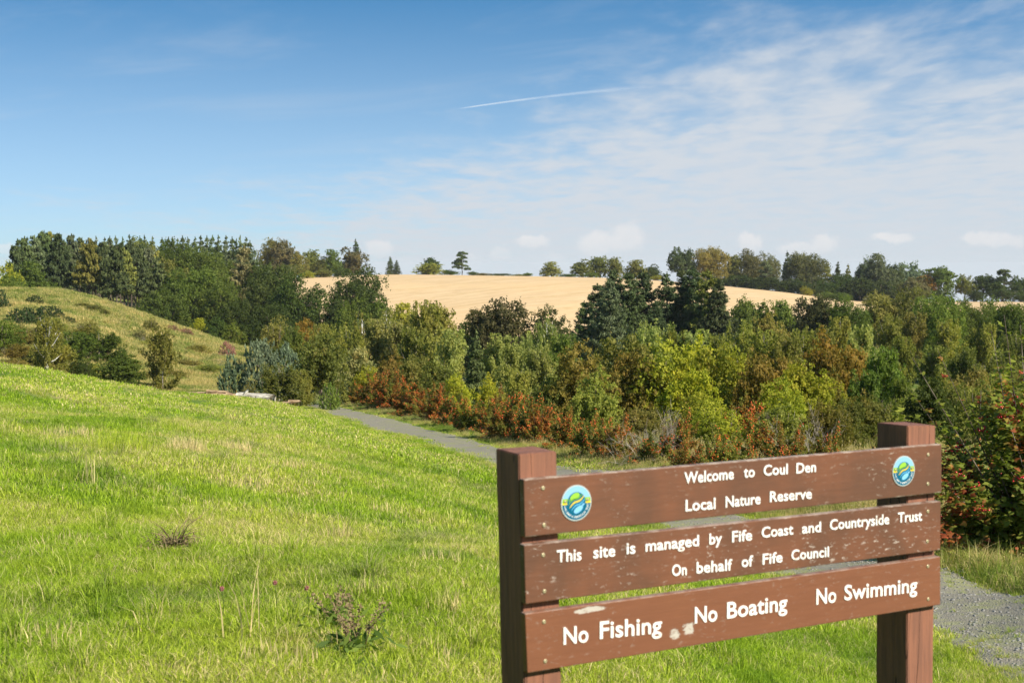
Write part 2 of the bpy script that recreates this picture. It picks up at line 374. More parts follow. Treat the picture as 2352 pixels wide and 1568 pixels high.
def Hn(X, Y):
    X = np.atleast_1d(np.asarray(X, float)); Y = np.atleast_1d(np.asarray(Y, float))
    out = np.empty(len(X))
    for i in range(0, len(X), 20000):
        B = uvc(X[i:i + 20000], Y[i:i + 20000])
        R = kern(np.linalg.norm(B[:, None] - _A[None], axis=2))
        out[i:i + 20000] = (R @ _sol[:_n] + _sol[_n] + B @ _sol[_n + 1:]) * np.maximum(1.0, Y[i:i + 20000] / 2500)
    amp = np.clip((Y - 3) / 6, 0, 1) * np.clip((60 - Y) / 35, 0, 1)
    out += amp * (0.035 * np.sin(X * 1.9 + 0.7 * Y) * np.sin(Y * 1.3 - 0.4 * X) + 0.05 * np.sin(X * 0.7 - Y * 0.5) + 0.015 * np.sin(4.1 * X + 1.3) * np.sin(3.7 * Y))
    far = np.clip((Y - 95) / 30, 0, 1) * np.clip((260 - Y) / 60, 0, 1)
    out += far * (0.25 * np.sin(X * 0.35 + 0.2 * Y) * np.sin(Y * 0.28) + 0.12 * np.sin(X * 0.9 - Y * 0.6))
    return out
def H(X, Y): return float(Hn([X], [Y])[0])
def hit(px, py, Y0, Y1=1e9):
    """first meeting of a view ray with the ground beyond distance Y0"""
    r = ray(px, py); r = r / r[1]
    Ys = Y0 * np.exp(np.arange(0, 1.6, 0.004)); z = Hn(r[0] * Ys, Ys)
    k = np.argmax(r[2] * Ys < z)
    if not (r[2] * Ys < z).any(): k = 0
    Y = Ys[k]; return r[0] * Y, Y, float(z[k])

ang = np.concatenate([np.linspace(-180, -64, 24)[:-1], np.linspace(-64, -24, 60)[:-1], np.linspace(-24, 24, 330), np.linspace(24, 64, 60)[1:], np.linspace(64, 180, 24)[1:]])
ang = np.radians(ang[:-1])
rad = np.concatenate([np.linspace(0.3, 4, 10)[:-1], 4 * np.exp(np.linspace(0, math.log(9000 / 4), 470))])
OY = -2.0
GX = np.outer(rad, np.sin(ang)); GY = OY + np.outer(rad, np.cos(ang))
GZ = Hn(GX.ravel(), GY.ravel()).reshape(GX.shape)
# the open ground runs on to the horizon
nr, na = GX.shape
idx = np.arange(nr * na).reshape(nr, na)
q4 = np.stack([idx[:-1], np.roll(idx, -1, 1)[:-1], np.roll(idx, -1, 1)[1:], idx[1:]], -1).reshape(-1, 4)[:, ::-1]
V = np.stack([GX.ravel(), GY.ravel(), GZ.ravel()], -1)
cen = V[q4].mean(1); cx_, cy_ = cen[:, 0], cen[:, 1]
pxc = CX + cx_ / np.maximum(cy_, 1) * F
wig = 4 * np.sin(cx_ * 0.11) + 3 * np.sin(cx_ * 0.31 + 1)
meadow = (cy_ < 96) & ~((cx_ > 0) & (cy_ > 60 + 0.3 * wig))
hill = ~meadow & (cy_ < 225) & (pxc < 650) & (cx_ < -8)
field = (cy_ > 285 + wig) & (cy_ < 604 + 0.6 * wig) & (np.abs(cx_) < 520)
field &= ~((pxc < 600) & (cy_ < 400))
rest = ~(meadow | hill | field)
for nm, mk, mt in (('meadow', meadow, 'turf'), ('grassy_hill', hill, 'hill'), ('stubble_field', field, 'stubble'), ('ground', rest, 'valley')):
    f = q4[mk]; used, invi = np.unique(f, return_inverse=True)
    me = mesh_np(nm, V[used], invi.reshape(-1, 4), None, [M[mt]]); me.polygons.foreach_set('use_smooth', [True] * len(me.polygons))
    obj(nm, me, kind='structure')

# path
PT = sorted([(Y, (a - CX) / F * Y, (b - CX) / F * Y) for (y, a, b, Y) in PATH]) 
PT = [(2.0, 4.3, 7.2), (5.0, 4.15, 6.7)] + PT + [(93, -14.0, -11.8), (100, -16.6, -14.4), (112, -21.5, -19.3)]
PYs = np.array([p[0] for p in PT]); PL = np.array([p[1] for p in PT]); PR = np.array([p[2] for p in PT])
def smooth_i(Y, xs):
    # light smoothing so that the edges bend without corners
    return sum(np.interp(np.asarray(Y) * k, PYs, xs) for k in (0.93, 0.97, 1.0, 1.03, 1.07)) / 5
def pathL(Y): return smooth_i(Y, PL)
def pathR(Y): return smooth_i(Y, PR)
Ys = 2.2 * np.exp(np.linspace(0, math.log(108 / 2.2), 520)); PV = []; PFc = []
nc = 13
for i, Y in enumerate(Ys):
    l, r = float(pathL(Y)) - .15, float(pathR(Y)); j = 0.10 * math.sin(Y * 2.1) * math.sin(Y * 0.83 + 1) + 0.06 * random.uniform(-1, 1)
    l += j; r += 0.10 * math.sin(Y * 1.7 + 2) + 0.06 * random.uniform(-1, 1)
    for k in range(nc): t = k / (nc - 1); PV.append([l + (r - l) * t, Y, 0])
PV = np.array(PV); PV[:, 2] = Hn(PV[:, 0], PV[:, 1]) + 0.03
for k in (0, nc - 1): PV[k::nc, 2] -= 0.035
for i in range(len(Ys) - 1):
    for k in range(nc - 1): PFc.append((i * nc + k, i * nc + k + 1, (i + 1) * nc + k + 1, (i + 1) * nc + k))
me = mesh_np('path', PV, PFc, None, [M['gravel']]); me.polygons.foreach_set('use_smooth', [True] * len(me.polygons))
obj('path', me, kind='structure')
# loose stones of the path
sv = []; sf = []
ico = bmesh.new(); bmesh.ops.create_icosphere(ico, subdivisions=1, radius=1); icv = np.array([v.co[:] for v in ico.verts]); icf = np.array([[v.index for v in f.verts] for f in ico.faces]); ico.free()
n_s = 9000
Yr = 7 + 25 * rng.random(n_s) ** 1.7; tt = rng.random(n_s); Xr = pathL(Yr) + (pathR(Yr) - pathL(Yr)) * tt; Zr = Hn(Xr, Yr) + 0.03
sc = 0.006 + 0.014 * rng.random(n_s) ** 3
for i in range(n_s):
    s_ = sc[i]; m3 = icv * np.array([s_ * rng.uniform(.7, 1.3), s_ * rng.uniform(.7, 1.3), s_ * .6]) * (1 + 0.25 * rng.standard_normal((12, 1)))
    sv.append(m3 + np.array([Xr[i], Yr[i], Zr[i]])); sf.append(icf + 12 * i)
obj('path_gravel', mesh_np('path_gravel', np.concatenate(sv), np.concatenate(sf), None, [M['stone']]), kind='stuff', label='loose grey gravel stones scattered over the path', cat='gravel')
# far end of a tarmac track at the foot of the hill
tv = []; tf = []
for i in range(14):
    t = i / 13; px = 528 + 34 * t; py = 803 + 24 * t; a = hit(px, py, 140); w_ = 1.1
    a2 = at(px, py, 165)
    tv += [(a2[0] - w_, 165 - 2 * t * 6, 0), (a2[0] + w_ + 0.8, 165 - 2 * t * 6 + 0.5, 0)]
tv = np.array(tv); tv[:, 2] = Hn(tv[:, 0], tv[:, 1]) + 0.25
for i in range(13): tf.append((2 * i, 2 * i + 1, 2 * i + 3, 2 * i + 2))
obj('track', mesh_np('track', tv, tf, None, [M['tarmac']]), kind='structure')
# ------------------------------------------------------------------ crown builders (unit trees: width 1, height 1, base at z = 0)
def rdir(n, g):
    d = g.standard_normal((n, 3)); return d / np.linalg.norm(d, axis=1, keepdims=True)
def leaves(P, Nrm, size, g, aspect=1.5, along=None):
    """a diamond leaf at every point P facing about Nrm"""
    n = len(P); Nrm = Nrm / np.maximum(np.linalg.norm(Nrm, axis=1, keepdims=True), 1e-6)
    t = rdir(n, g) if along is None else along + 0.35 * rdir(n, g)
    t = t - (t * Nrm).sum(1, keepdims=True) * Nrm; t /= np.maximum(np.linalg.norm(t, axis=1, keepdims=True), 1e-6)
    b = np.cross(Nrm, t); s = (size * (0.6 + 0.8 * g.random(n)))[:, None] if np.isscalar(size) else (size * (0.7 + 0.6 * g.random(n)))[:, None]
    l = s * aspect * 0.5; w = s * 0.5
    V = np.stack([P - t * l, P + b * w + t * l * 0.1, P + t * l, P - b * w + t * l * 0.1], 1).reshape(-1, 3)
    return V, np.arange(4 * n).reshape(n, 4)
class Leafset:
    def __init__(s): s.V = []; s.F = []; s.T = []; s.n = 0
    def add(s, V, F, T): s.V.append(V); s.F.append(F + s.n); s.T.append(T); s.n += len(V)
    def mesh(s, name, mats, norm=False, zb=0.0):
        V = np.concatenate(s.V)
        if norm:
            r = np.hypot(V[:, 0], V[:, 1]); V[:, :2] *= .5 / np.percentile(r, 97); lo_ = np.percentile(V[:, 2], 1.0); V[:, 2] = zb + (V[:, 2] - lo_) / (np.percentile(V[:, 2], 99.7) - lo_) * (1 - zb)
        return mesh_np(name, V, np.concatenate(s.F), np.clip(np.concatenate(s.T), 0, 1), mats)
UP = np.array([0, 0, 1.0])
def crown_lobed(seed, n=9000, leaf=0.026, nl=26, zb=0.12, rl=(0.13, 0.24), top=2.2, ragged=0.0, mat='leaf', irregular=0.12, fill=0.75, name='crown'):
    g = np.random.default_rng(seed); L = Leafset(); C = []; R = []
    h = (1 - zb) / 2; zc = zb + h
    for i in range(nl):
        r = g.uniform(*rl); d = rdir(1, g)[0]
        if d[2] < -0.8: d[2] *= -0.5
        k = (0.78 + 0.3 * g.random()) if g.random() < fill else 0.45 * g.random()
        flat = np.sign(d[2]) * abs(d[2]) ** 0.9
        if d[2] < 0: bx = max(.5, math.sqrt(1 - d[2] ** 2)) ** -.85; d = d * np.array([bx, bx, 1])
        c = np.array([d[0] * (0.5 - r) * k, d[1] * (0.5 - r) * k, zc + flat * (h - r * (0.9 if h > .3 else .5)) * k])
        c += g.standard_normal(3) * irregular * 0.25
        C.append(c); R.append(r)
    C = np.array(C); R = np.array(R); pr = R ** 2 / (R ** 2).sum()
    ncl = n // 14; li = g.choice(nl, ncl, p=pr); d = rdir(ncl, g); d[:, 2] = np.where(d[:, 2] < -0.75, -d[:, 2] * 0.6, d[:, 2])
    rr = R[li] * (0.72 + 0.36 * g.random(ncl) + ragged * np.maximum(0, g.standard_normal(ncl)))
    cc = C[li] + d * rr[:, None] * np.array([1, 1, min(1, h * 2.2)]); ct = g.random(ncl)
    k = 14; P = np.repeat(cc, k, 0) + g.standard_normal((ncl * k, 3)) * 0.022 * np.array([1, 1, 0.7]); D = np.repeat(d, k, 0)
    lobet = g.random(nl)
    T = 0.35 * np.repeat(ct, k) + 0.4 * g.random(ncl * k) + 0.25 * np.repeat(lobet[li], k)
    P[:, 2] = np.maximum(P[:, 2], 0.004)
    Vv, Ff = leaves(P, D * 0.7 + UP * 0.35 + rdir(len(P), g) * 0.8, leaf, g)
    L.add(Vv, Ff, T)
    return L.mesh(name, [M[mat]], True, zb), C
def limbs(seed, C=None, zb=0.15, r=0.03, n=7, mat='bark', lean=0.03, multi=False, top=0.8):
    g = random.Random(seed); T = Tubes()
    if multi:
        for k in range(n):
            a = g.uniform(0, 2 * PI); rr = g.uniform(0.15, 0.42)
            T.tube([(0.03 * math.cos(a), 0.03 * math.sin(a), -0.05), (rr * .4 * math.cos(a), rr * .4 * math.sin(a), .3), (rr * .8 * math.cos(a + .2), rr * .8 * math.sin(a + .2), .6), (rr * math.cos(a + .3), rr * math.sin(a + .3), .85)], [r, r * .7, r * .4, r * .12], 5)
    else:
        pts = [(0, 0, -0.05)]; 
        for i in range(1, 6): pts.append((g.uniform(-1, 1) * lean, g.uniform(-1, 1) * lean, i / 5 * top))
        T.tube(pts, [r * (1.25, 1.0, .8, .55, .33, .12)[i] for i in range(6)], 7)
        for k in range(n):
            z = zb + (top - zb) * (0.1 + 0.75 * k / n); a = k * 2.4 + g.uniform(-.4, .4); l = g.uniform(.22, .4)
            if C is not None:
                c = C[g.randrange(len(C))]; e = (c[0], c[1], max(c[2], z + .04))
            else: e = (l * math.cos(a), l * math.sin(a), z + .15)
            T.tube([(0, 0, z), (e[0] * .45, e[1] * .45, z + (e[2] - z) * .35), (e[0] * .8, e[1] * .8, z + (e[2] - z) * .8), e], [r * .5, r * .36, r * .22, r * .08], 5)
    return T.mesh('trunk' if not multi else 'stems', [M[mat]])
def crown_conifer(seed, n=9000, leaf=0.02, zb=0.03, whorls=24, per=7, droop=0.25, power=0.8, gap=0.1, mat='needle', spread=0.16, irregular=0.15, uptip=0.1, name='crown'):
    g = np.random.default_rng(seed); L = Leafset(); B = []
    for w in range(whorls):
        t = (w + g.random() * .6) / whorls; z = zb + (1 - zb) * t * 0.985
        for k in range(per if t < .85 else per - 2):
            if g.random() < gap: continue
            a = g.uniform(0, 2 * PI); Ln = 0.5 * (1 - t) ** power * (1 - irregular + 1.3 * irregular * g.random()) + 0.028
            B.append((z, a, Ln, t))
    B = np.array(B); pr = B[:, 2] ** .95; pr /= pr.sum()
    ncl = n // 9; bi = g.choice(len(B), ncl, p=pr); z0, a, Ln, tt = B[bi].T
    s = g.random(ncl) ** 0.62
    lat = (g.random(ncl) - .5) * 2 * spread * Ln * (1.15 - s)
    x = Ln * s; dr = -droop * x * (1 - 0.5 * tt) + uptip * Ln * s ** 3
    ca, sa = np.cos(a), np.sin(a)
    P = np.stack([ca * x - sa * lat, sa * x + ca * lat, z0 + dr - np.abs(lat) * .25 + 0.004 * g.standard_normal(ncl)], -1)
    bt = g.random(len(B))[bi]; ct = g.random(ncl); k = 9
    P = np.repeat(P, k, 0) + g.standard_normal((ncl * k, 3)) * np.array([.017, .017, .007])
    rad_ = np.repeat(np.stack([ca, sa, -0.2 * np.ones(ncl)], -1), k, 0)
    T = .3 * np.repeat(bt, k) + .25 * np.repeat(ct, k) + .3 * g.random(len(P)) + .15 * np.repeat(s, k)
    P[:, 2] = np.clip(P[:, 2], 0.002, 1.0)
    Vv, Ff = leaves(P, UP * .8 + rdir(len(P), g) * .7 + rad_ * .2, leaf, g, 2.2, along=rad_ + 0.0)
    L.add(Vv, Ff, T)
    # leader
    P = np.stack([g.standard_normal(120) * .006, g.standard_normal(120) * .006, 0.93 + 0.07 * g.random(120)], -1)
    Vv, Ff = leaves(P, rdir(120, g), leaf * .6, g, 2.0); L.add(Vv, Ff, g.random(120))
    return L.mesh(name, [M[mat]]), B
def conifer_trunk(seed, zb, B, r=0.016, bare=0):
    g = random.Random(seed); T = Tubes()
    T.tube([(0, 0, -.03), (0, 0, .3), (0, 0, .65), (0, 0, .97)], [r * 1.2, r * .9, r * .5, r * .1], 7)
    for k in range(bare):
        z = g.uniform(.12, zb + .1); a = g.uniform(0, 2 * PI); l = g.uniform(.05, .2)
        T.tube([(0, 0, z), (l * .5 * math.cos(a), l * .5 * math.sin(a), z - .005), (l * math.cos(a), l * math.sin(a), z - .03)], [r * .2, r * .15, r * .06], 3)
    for b in B[::5]:
        z, a, l, t = b
        T.tube([(0, 0, z), (l * .4 * math.cos(a), l * .4 * math.sin(a), z - .05 * l), (l * .8 * math.cos(a), l * .8 * math.sin(a), z - .15 * l)], [r * .25, r * .18, r * .06], 3)
    return T.mesh('trunk', [M['bark']])
def crown_feather(seed, n=9000, leaf=0.018, nb=34, zb=0.1, mat='leaf', wide=1.0, up=1.0, sig=0.035, name='crown'):
    """birch, willow: thin rising branches each hung with a cloud of small leaves, gaps between"""
    g = np.random.default_rng(seed); L = Leafset(); BR = []
    for i in range(nb):
        z = zb + (0.72 - zb) * g.random() ** .9; a = g.uniform(0, 2 * PI)
        reach = 0.5 * wide * (1 - .35 * abs(z - .3)) * (0.55 + .45 * g.random()); rise = (0.14 + .3 * g.random()) * up
        if z + rise > 0.97: rise = .97 - z
        BR.append((z, a, reach * (1 - max(0, z + rise - .6) * 1.5), rise))
    BR.append((.45, 0, .02, .54)); BR.append((.4, 1, .08, .52)); BR.append((.42, 3.5, .1, .48)); BR = np.array(BR)
    ncl = n // 12; bi = g.integers(0, len(BR), ncl); z0, a, rc, rs = BR[bi].T; s = .25 + .75 * g.random(ncl)
    x = rc * s ** .8; z = z0 + rs * s ** 1.4
    P = np.stack([np.cos(a) * x, np.sin(a) * x, z], -1) + g.standard_normal((ncl, 3)) * sig * (1.15 - .6 * s)[:, None]
    k = 12; T = .3 * np.repeat(g.random(len(BR))[bi], k) + .25 * np.repeat(g.random(ncl), k) + .45 * g.random(ncl * k)
    P = np.repeat(P, k, 0) + g.standard_normal((ncl * k, 3)) * np.array([.014, .014, .02]); P[:, 2] = np.clip(P[:, 2], .003, 1.0)
    D = P - np.array([0, 0, .4]); D /= np.linalg.norm(D, axis=1, keepdims=True)
    Vv, Ff = leaves(P, D * .5 + rdir(len(P), g), leaf, g, 1.6); L.add(Vv, Ff, T)
    return L.mesh(name, [M[mat]], True, zb * .5), BR
def feather_trunk(seed, BR, mat='bark', r=.014):
    T = Tubes(); g = random.Random(seed)
    T.tube([(0, 0, -.04), (g.uniform(-.02, .02), .01, .3), (g.uniform(-.02, .02), 0, .6), (0, 0, .95)], [r * 1.3, r, r * .6, r * .1], 6)
    for z, a, rc, rs in BR[::2]:
        T.tube([(0, 0, z), (rc * .5 * math.cos(a), rc * .5 * math.sin(a), z + rs * .35), (rc * math.cos(a), rc * math.sin(a), z + rs)], [r * .35, r * .25, r * .08], 4)
    return T.mesh('trunk', [M[mat]])
def crown_pine(seed, n=8000, leaf=0.02, zb=0.35, np_=16):
    """scots pine: separate flat pads of needles on bare limbs"""
    g = np.random.default_rng(seed); L = Leafset(); C = []
    for i in range(np_):
        t = i / (np_ - 1); z = zb + (.9 - zb) * t; a = g.uniform(0, 2 * PI); rr = (0.36 * (1 - .7 * t) + .02) * g.uniform(.5, 1.1)
        C.append((rr * math.cos(a), rr * math.sin(a), z, g.uniform(.11, .19) * (1 - .25 * t), g.uniform(.045, .07)))
    C.append((0, 0, .93, .15, .06)); C = np.array(C); pr = C[:, 3] ** 2; pr /= pr.sum()
    ncl = n // 12; ci = g.choice(len(C), ncl, p=pr); d = rdir(ncl, g); d[:, 2] = np.abs(d[:, 2]) - .25
    P = C[ci, :3] + d * np.stack([C[ci, 3], C[ci, 3], C[ci, 4]], -1) * (.6 + .5 * g.random(ncl))[:, None]; k = 12
    T = .3 * np.repeat(g.random(len(C))[ci], k) + .3 * np.repeat(g.random(ncl), k) + .4 * g.random(ncl * k)
    P = np.repeat(P, k, 0) + g.standard_normal((ncl * k, 3)) * .013; P[:, 2] = np.clip(P[:, 2], 0, 1)
    Vv, Ff = leaves(P, UP * .5 + rdir(len(P), g), leaf, g, 2.0); L.add(Vv, Ff, T)
    return L.mesh('crown', [M['needle']], True, .25), C[:, :3]
def spiky(seed, n=7000, leaf=0.02, mat='needle', nl=22, zb=0.0, plume=.1, name='crown'):
    """gorse, young pine: upright plumes"""
    g = np.random.default_rng(seed); L = Leafset(); npl = n // 26; d = rdir(npl, g); d[:, 2] = np.abs(d[:, 2])
    r = .72 + .28 * g.random(npl) ** .5; core = g.random(npl) < .35; r[core] *= g.random(core.sum())
    lob = 1 + .13 * np.sin(d[:, 0] * 7 + seed) * np.sin(d[:, 1] * 6 + seed * 2)
    B = d * (r * lob)[:, None] * np.array([.42, .42, .82]) + np.array([0, 0, .03]); k = 26
    ax = d * .6 + UP * .8 + .25 * g.standard_normal((npl, 3)); ax /= np.linalg.norm(ax, axis=1, keepdims=True)
    s = np.tile(np.linspace(0, 1, k), npl); P = np.repeat(B, k, 0) + np.repeat(ax, k, 0) * (s * plume)[:, None] + g.standard_normal((npl * k, 3)) * .012 * (1.15 - s)[:, None]
    P[:, 2] = np.clip(P[:, 2], .003, 1.05)
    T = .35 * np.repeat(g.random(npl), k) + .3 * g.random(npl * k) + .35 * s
    Vv, Ff = leaves(P, rdir(len(P), g), leaf, g, 2.4, along=np.repeat(ax, k, 0)); L.add(Vv, Ff, T)
    return L.mesh(name, [M[mat]], True), None
def hawthorn(seed, n=24000, leaf=0.019, nsp=36, nb=1800, berry=.0095):
    """a low dome of leaf sprays, arching shoots, and berries gathered along the shoots"""
    g = np.random.default_rng(seed); L = Leafset()
    P = []; D = []; SH = []; BP = []
    for i in range(nsp * 3):
        a = g.uniform(0, 2 * PI); e = g.uniform(.05, 1.35); dr_ = np.array([math.cos(a) * math.cos(e), math.sin(a) * math.cos(e), math.sin(e)])
        base = dr_ * np.array([.18, .18, .25]) * g.random(); ln = g.uniform(.55, .95) if i < nsp else g.uniform(.3, .75)
        SH.append((base, dr_ * np.array([.52, .52, .92]) * ln, g.uniform(.04, .16)))
    per = n // len(SH); bsel = g.random(len(SH)) < .55
    T = []
    for i, (b, v_, sag) in enumerate(SH):
        s = g.random(per) ** .6; sg = .045 * (1.25 - s)
        p = b + v_ * s[:, None] - UP * (sag * s ** 2)[:, None] + g.standard_normal((per, 3)) * sg[:, None]
        P.append(p); T.append(.35 * g.random() + .65 * g.random(per)); D.append(np.tile(v_ / np.linalg.norm(v_), (per, 1)))
        if bsel[i]:
            m_ = nb // int(bsel.sum()); s = .5 + .5 * g.random(m_)
            BP.append(b + v_ * s[:, None] - UP * (sag * s ** 2)[:, None] + g.standard_normal((m_, 3)) * .022)
    P = np.concatenate(P); P[:, 2] = np.clip(P[:, 2], .003, 1.05)
    Vv, Ff = leaves(P, np.concatenate(D) * .3 + UP * .4 + rdir(len(P), g) * .8, leaf, g, 1.5); L.add(Vv, Ff, np.concatenate(T))
    crown = L.mesh('foliage', [M['haw']])
    BP = np.concatenate(BP); BP[:, 2] = np.maximum(BP[:, 2], .01)
    octv = np.array([[1, 0, 0], [-1, 0, 0], [0, 1, 0], [0, -1, 0], [0, 0, 1], [0, 0, -1.0]]); octf = np.array([[0, 2, 4], [2, 1, 4], [1, 3, 4], [3, 0, 4], [2, 0, 5], [1, 2, 5], [3, 1, 5], [0, 3, 5]])
    bs = berry * g.uniform(.7, 1.3, len(BP))
    V_ = (BP[:, None, :] + octv[None] * bs[:, None, None]).reshape(-1, 3); F_ = (octf[None] + 6 * np.arange(len(BP))[:, None, None]).reshape(-1, 3)
    bm = mesh_np('berries', V_, F_, np.repeat(g.random(len(BP)), 8), [M['berry']])
    Tb = Tubes()
    for b, v_, sag in SH[::2]:
        p = lambda s: tuple(b + v_ * s - UP * (sag * s ** 2))
        Tb.tube([(0, 0, -.03), tuple(b * .7), p(.35), p(.7), p(1.0)], [.014, .010, .007, .004, .0015], 4)
    return crown, bm, Tb.mesh('stems', [M['bark']])
def twiggy(seed, n=120, r=.0035):
    g = random.Random(seed); T = Tubes()
    def br(p, d, l, r, k):
        pts = [p]; q_ = Vector(p)
        for i in range(4):
            d = (d + Vector([g.uniform(-.35, .35) for _ in range(3)])).normalized(); q_ = q_ + d * l / 4
            if q_.z < .01: q_.z = .01
            pts.append(q_.copy())
            if k and i >= 1:
                for _ in range(2): br(q_.copy(), (d + Vector([g.uniform(-1, 1) for _ in range(3)])).normalized(), l * .55, r * .6, k - 1)
        T.tube(pts, [r, r * .85, r * .7, r * .5, r * .2], 3, cap=False)
    for i in range(n // 8):
        a = g.uniform(0, 2 * PI); br(Vector((.06 * math.cos(a), .06 * math.sin(a), 0)), Vector((math.cos(a) * .7, math.sin(a) * .7, g.uniform(.3, 1.2))).normalized(), g.uniform(.35, .55), r * 1.6, 2)
    return T.mesh('branches', [M['twig']])

print('building crowns')
PROTO = {}
def proto(kind, lst): PROTO[kind] = lst     # list of {part: mesh}
def oakset(mat, s0, k, **kw):
    out = []
    for i in range(k):
        c, C = crown_lobed(s0 + i, mat=mat, **kw); out.append({'crown': c, 'trunk': limbs(s0 + i, C, kw.get('zb', .12))})
    return out
proto('oak', oakset('leaf', 100, 5, n=14000, leaf=.023, nl=34, zb=.03))
proto('oakbig', oakset('leaf', 120, 3, n=24000, leaf=.017, nl=52, zb=.02, rl=(.09, .19), ragged=.08))
proto('round', oakset('leaf', 140, 4, n=9000, leaf=.028, nl=26, zb=.0, rl=(.17, .27), irregular=.05))
proto('turn', oakset('mottle', 160, 4, n=13000, leaf=.022, nl=42, zb=.0, rl=(.1, .2), ragged=.12))
proto('parkland', oakset('mottle', 180, 3, n=10000, leaf=.026, nl=30, zb=.04, rl=(.13, .22), irregular=.2))
proto('umbrella', oakset('leaf', 200, 2, n=7000, leaf=.026, nl=22, zb=.25, rl=(.13, .2)))
out = []
for i in range(4):
    c, C = crown_lobed(220 + i, n=11000, leaf=.02, nl=30, zb=.0, rl=(.13, .24), ragged=.16, name='foliage'); out.append({'foliage': c, 'stems': limbs(220 + i, multi=True, r=.018, n=9)})
proto('bush', out)
out = []
for i in range(4):
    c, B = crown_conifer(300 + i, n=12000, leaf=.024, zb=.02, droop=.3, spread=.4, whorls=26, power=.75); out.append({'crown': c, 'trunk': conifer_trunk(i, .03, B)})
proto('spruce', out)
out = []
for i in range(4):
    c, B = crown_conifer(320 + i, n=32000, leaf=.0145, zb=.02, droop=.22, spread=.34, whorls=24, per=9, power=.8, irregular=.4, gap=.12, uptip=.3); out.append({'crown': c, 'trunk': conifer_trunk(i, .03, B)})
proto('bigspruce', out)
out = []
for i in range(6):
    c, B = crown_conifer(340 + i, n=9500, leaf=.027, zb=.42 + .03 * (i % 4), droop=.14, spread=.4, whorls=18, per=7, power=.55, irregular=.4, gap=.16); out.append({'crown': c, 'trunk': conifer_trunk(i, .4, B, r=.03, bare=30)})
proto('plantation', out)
out = []
for i in range(4):
    c, B = crown_feather(400 + i, n=11000, leaf=.019, nb=44); out.append({'crown': c, 'trunk': feather_trunk(i, B, 'palebark')})
proto('willow', out)
out = []
for i in range(3):
    c, B = crown_feather(420 + i, n=6500, leaf=.017, nb=30, zb=.22, sig=.03); out.append({'crown': c, 'trunk': feather_trunk(i, B, 'birchbark', .036)})
proto('birch', out)
out = []
for i in range(3):
    c, C = crown_pine(440 + i); out.append({'crown': c, 'trunk': limbs(i, C, .3, r=.022, n=9)})
proto('pine', out)
out = []
for i in range(3):
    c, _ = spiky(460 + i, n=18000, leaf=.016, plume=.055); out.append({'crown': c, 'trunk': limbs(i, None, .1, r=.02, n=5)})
proto('youngpine', out)
out = []
for i in range(3):
    c, _ = spiky(480 + i, n=8000, leaf=.02, plume=.09, name='foliage'); out.append({'foliage': c, 'stems': limbs(480 + i, multi=True, r=.015, n=7)})
proto('gorse', out)
out = []
for i in range(4):
    c, b, s = hawthorn(500 + i); out.append({'foliage': c, 'berries': b, 'stems': s})
proto('hawthorn', out)
out = []
for i in range(2): out.append({'branches': twiggy(520 + i)})
proto('twiggy', out)
out = []
for i in range(2):
    c, C = crown_lobed(540 + i, n=3500, leaf=.02, nl=16, zb=.0, ragged=.5, name='foliage'); out.append({'foliage': c, 'branches': twiggy(530 + i, 90)})
proto('sparse', out)

NAMES = {'oak': 'broadleaf_tree', 'oakbig': 'broadleaf_tree', 'round': 'broadleaf_tree', 'turn': 'broadleaf_tree', 'parkland': 'broadleaf_tree', 'umbrella': 'umbrella_tree',
         'bush': 'bush', 'spruce': 'spruce_tree', 'bigspruce': 'spruce_tree', 'plantation': 'conifer_tree', 'willow': 'willow_tree', 'birch': 'birch_tree', 'pine': 'pine_tree',
         'youngpine': 'pine_tree', 'gorse': 'gorse_bush', 'hawthorn': 'hawthorn_bush', 'twiggy': 'bare_bush', 'sparse': 'bush'}
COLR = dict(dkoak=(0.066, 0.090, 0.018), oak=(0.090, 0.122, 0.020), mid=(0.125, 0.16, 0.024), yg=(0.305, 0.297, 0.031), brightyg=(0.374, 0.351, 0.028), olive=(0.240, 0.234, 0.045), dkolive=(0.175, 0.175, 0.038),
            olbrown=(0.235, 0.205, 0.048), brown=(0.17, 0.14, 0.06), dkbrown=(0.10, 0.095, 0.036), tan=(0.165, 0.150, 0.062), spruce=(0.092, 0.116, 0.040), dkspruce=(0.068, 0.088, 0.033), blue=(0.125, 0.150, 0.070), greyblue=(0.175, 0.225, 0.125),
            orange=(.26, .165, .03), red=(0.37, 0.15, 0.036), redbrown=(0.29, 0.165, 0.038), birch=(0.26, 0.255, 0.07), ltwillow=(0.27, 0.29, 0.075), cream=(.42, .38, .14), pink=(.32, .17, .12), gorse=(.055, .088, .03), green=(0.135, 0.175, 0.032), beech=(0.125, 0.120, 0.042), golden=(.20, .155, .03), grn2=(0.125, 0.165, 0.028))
ASP = {'spruce': 2.6, 'bigspruce': 1.55, 'plantation': 2.6, 'hawthorn': 1.1, 'oak': 1.4, 'oakbig': 1.4, 'willow': 1.55, 'birch': 2.2, 'pine': 2.2, 'youngpine': 1.6}
used_proto = {}
def place(kind, X, Y, z, w, h, col, label, group=None, cat=None, name=None, depthk=1.0):
    lst = PROTO[kind]; i = used_proto.get(kind, 0); used_proto[kind] = i + 1; parts = lst[i % len(lst)]
    nm = name or NAMES[kind]; ct = cat or ('bush' if 'bush' in nm else 'tree')
    root = thing(nm, (X, Y, z), label, ct, group, random.uniform(0, 2 * PI), (w, w * depthk, h))
    c = COLR[col]; kb = random.uniform(.82, 1.18); c = tuple(max(0.0, v_ * kb * random.uniform(.94, 1.06)) for v_ in c)
    for pn, me in parts.items():
        o = obj(pn, me, root)
        o.color = (*c, 1)
        if pn == 'berries': o['kind'] = 'stuff'
    return root
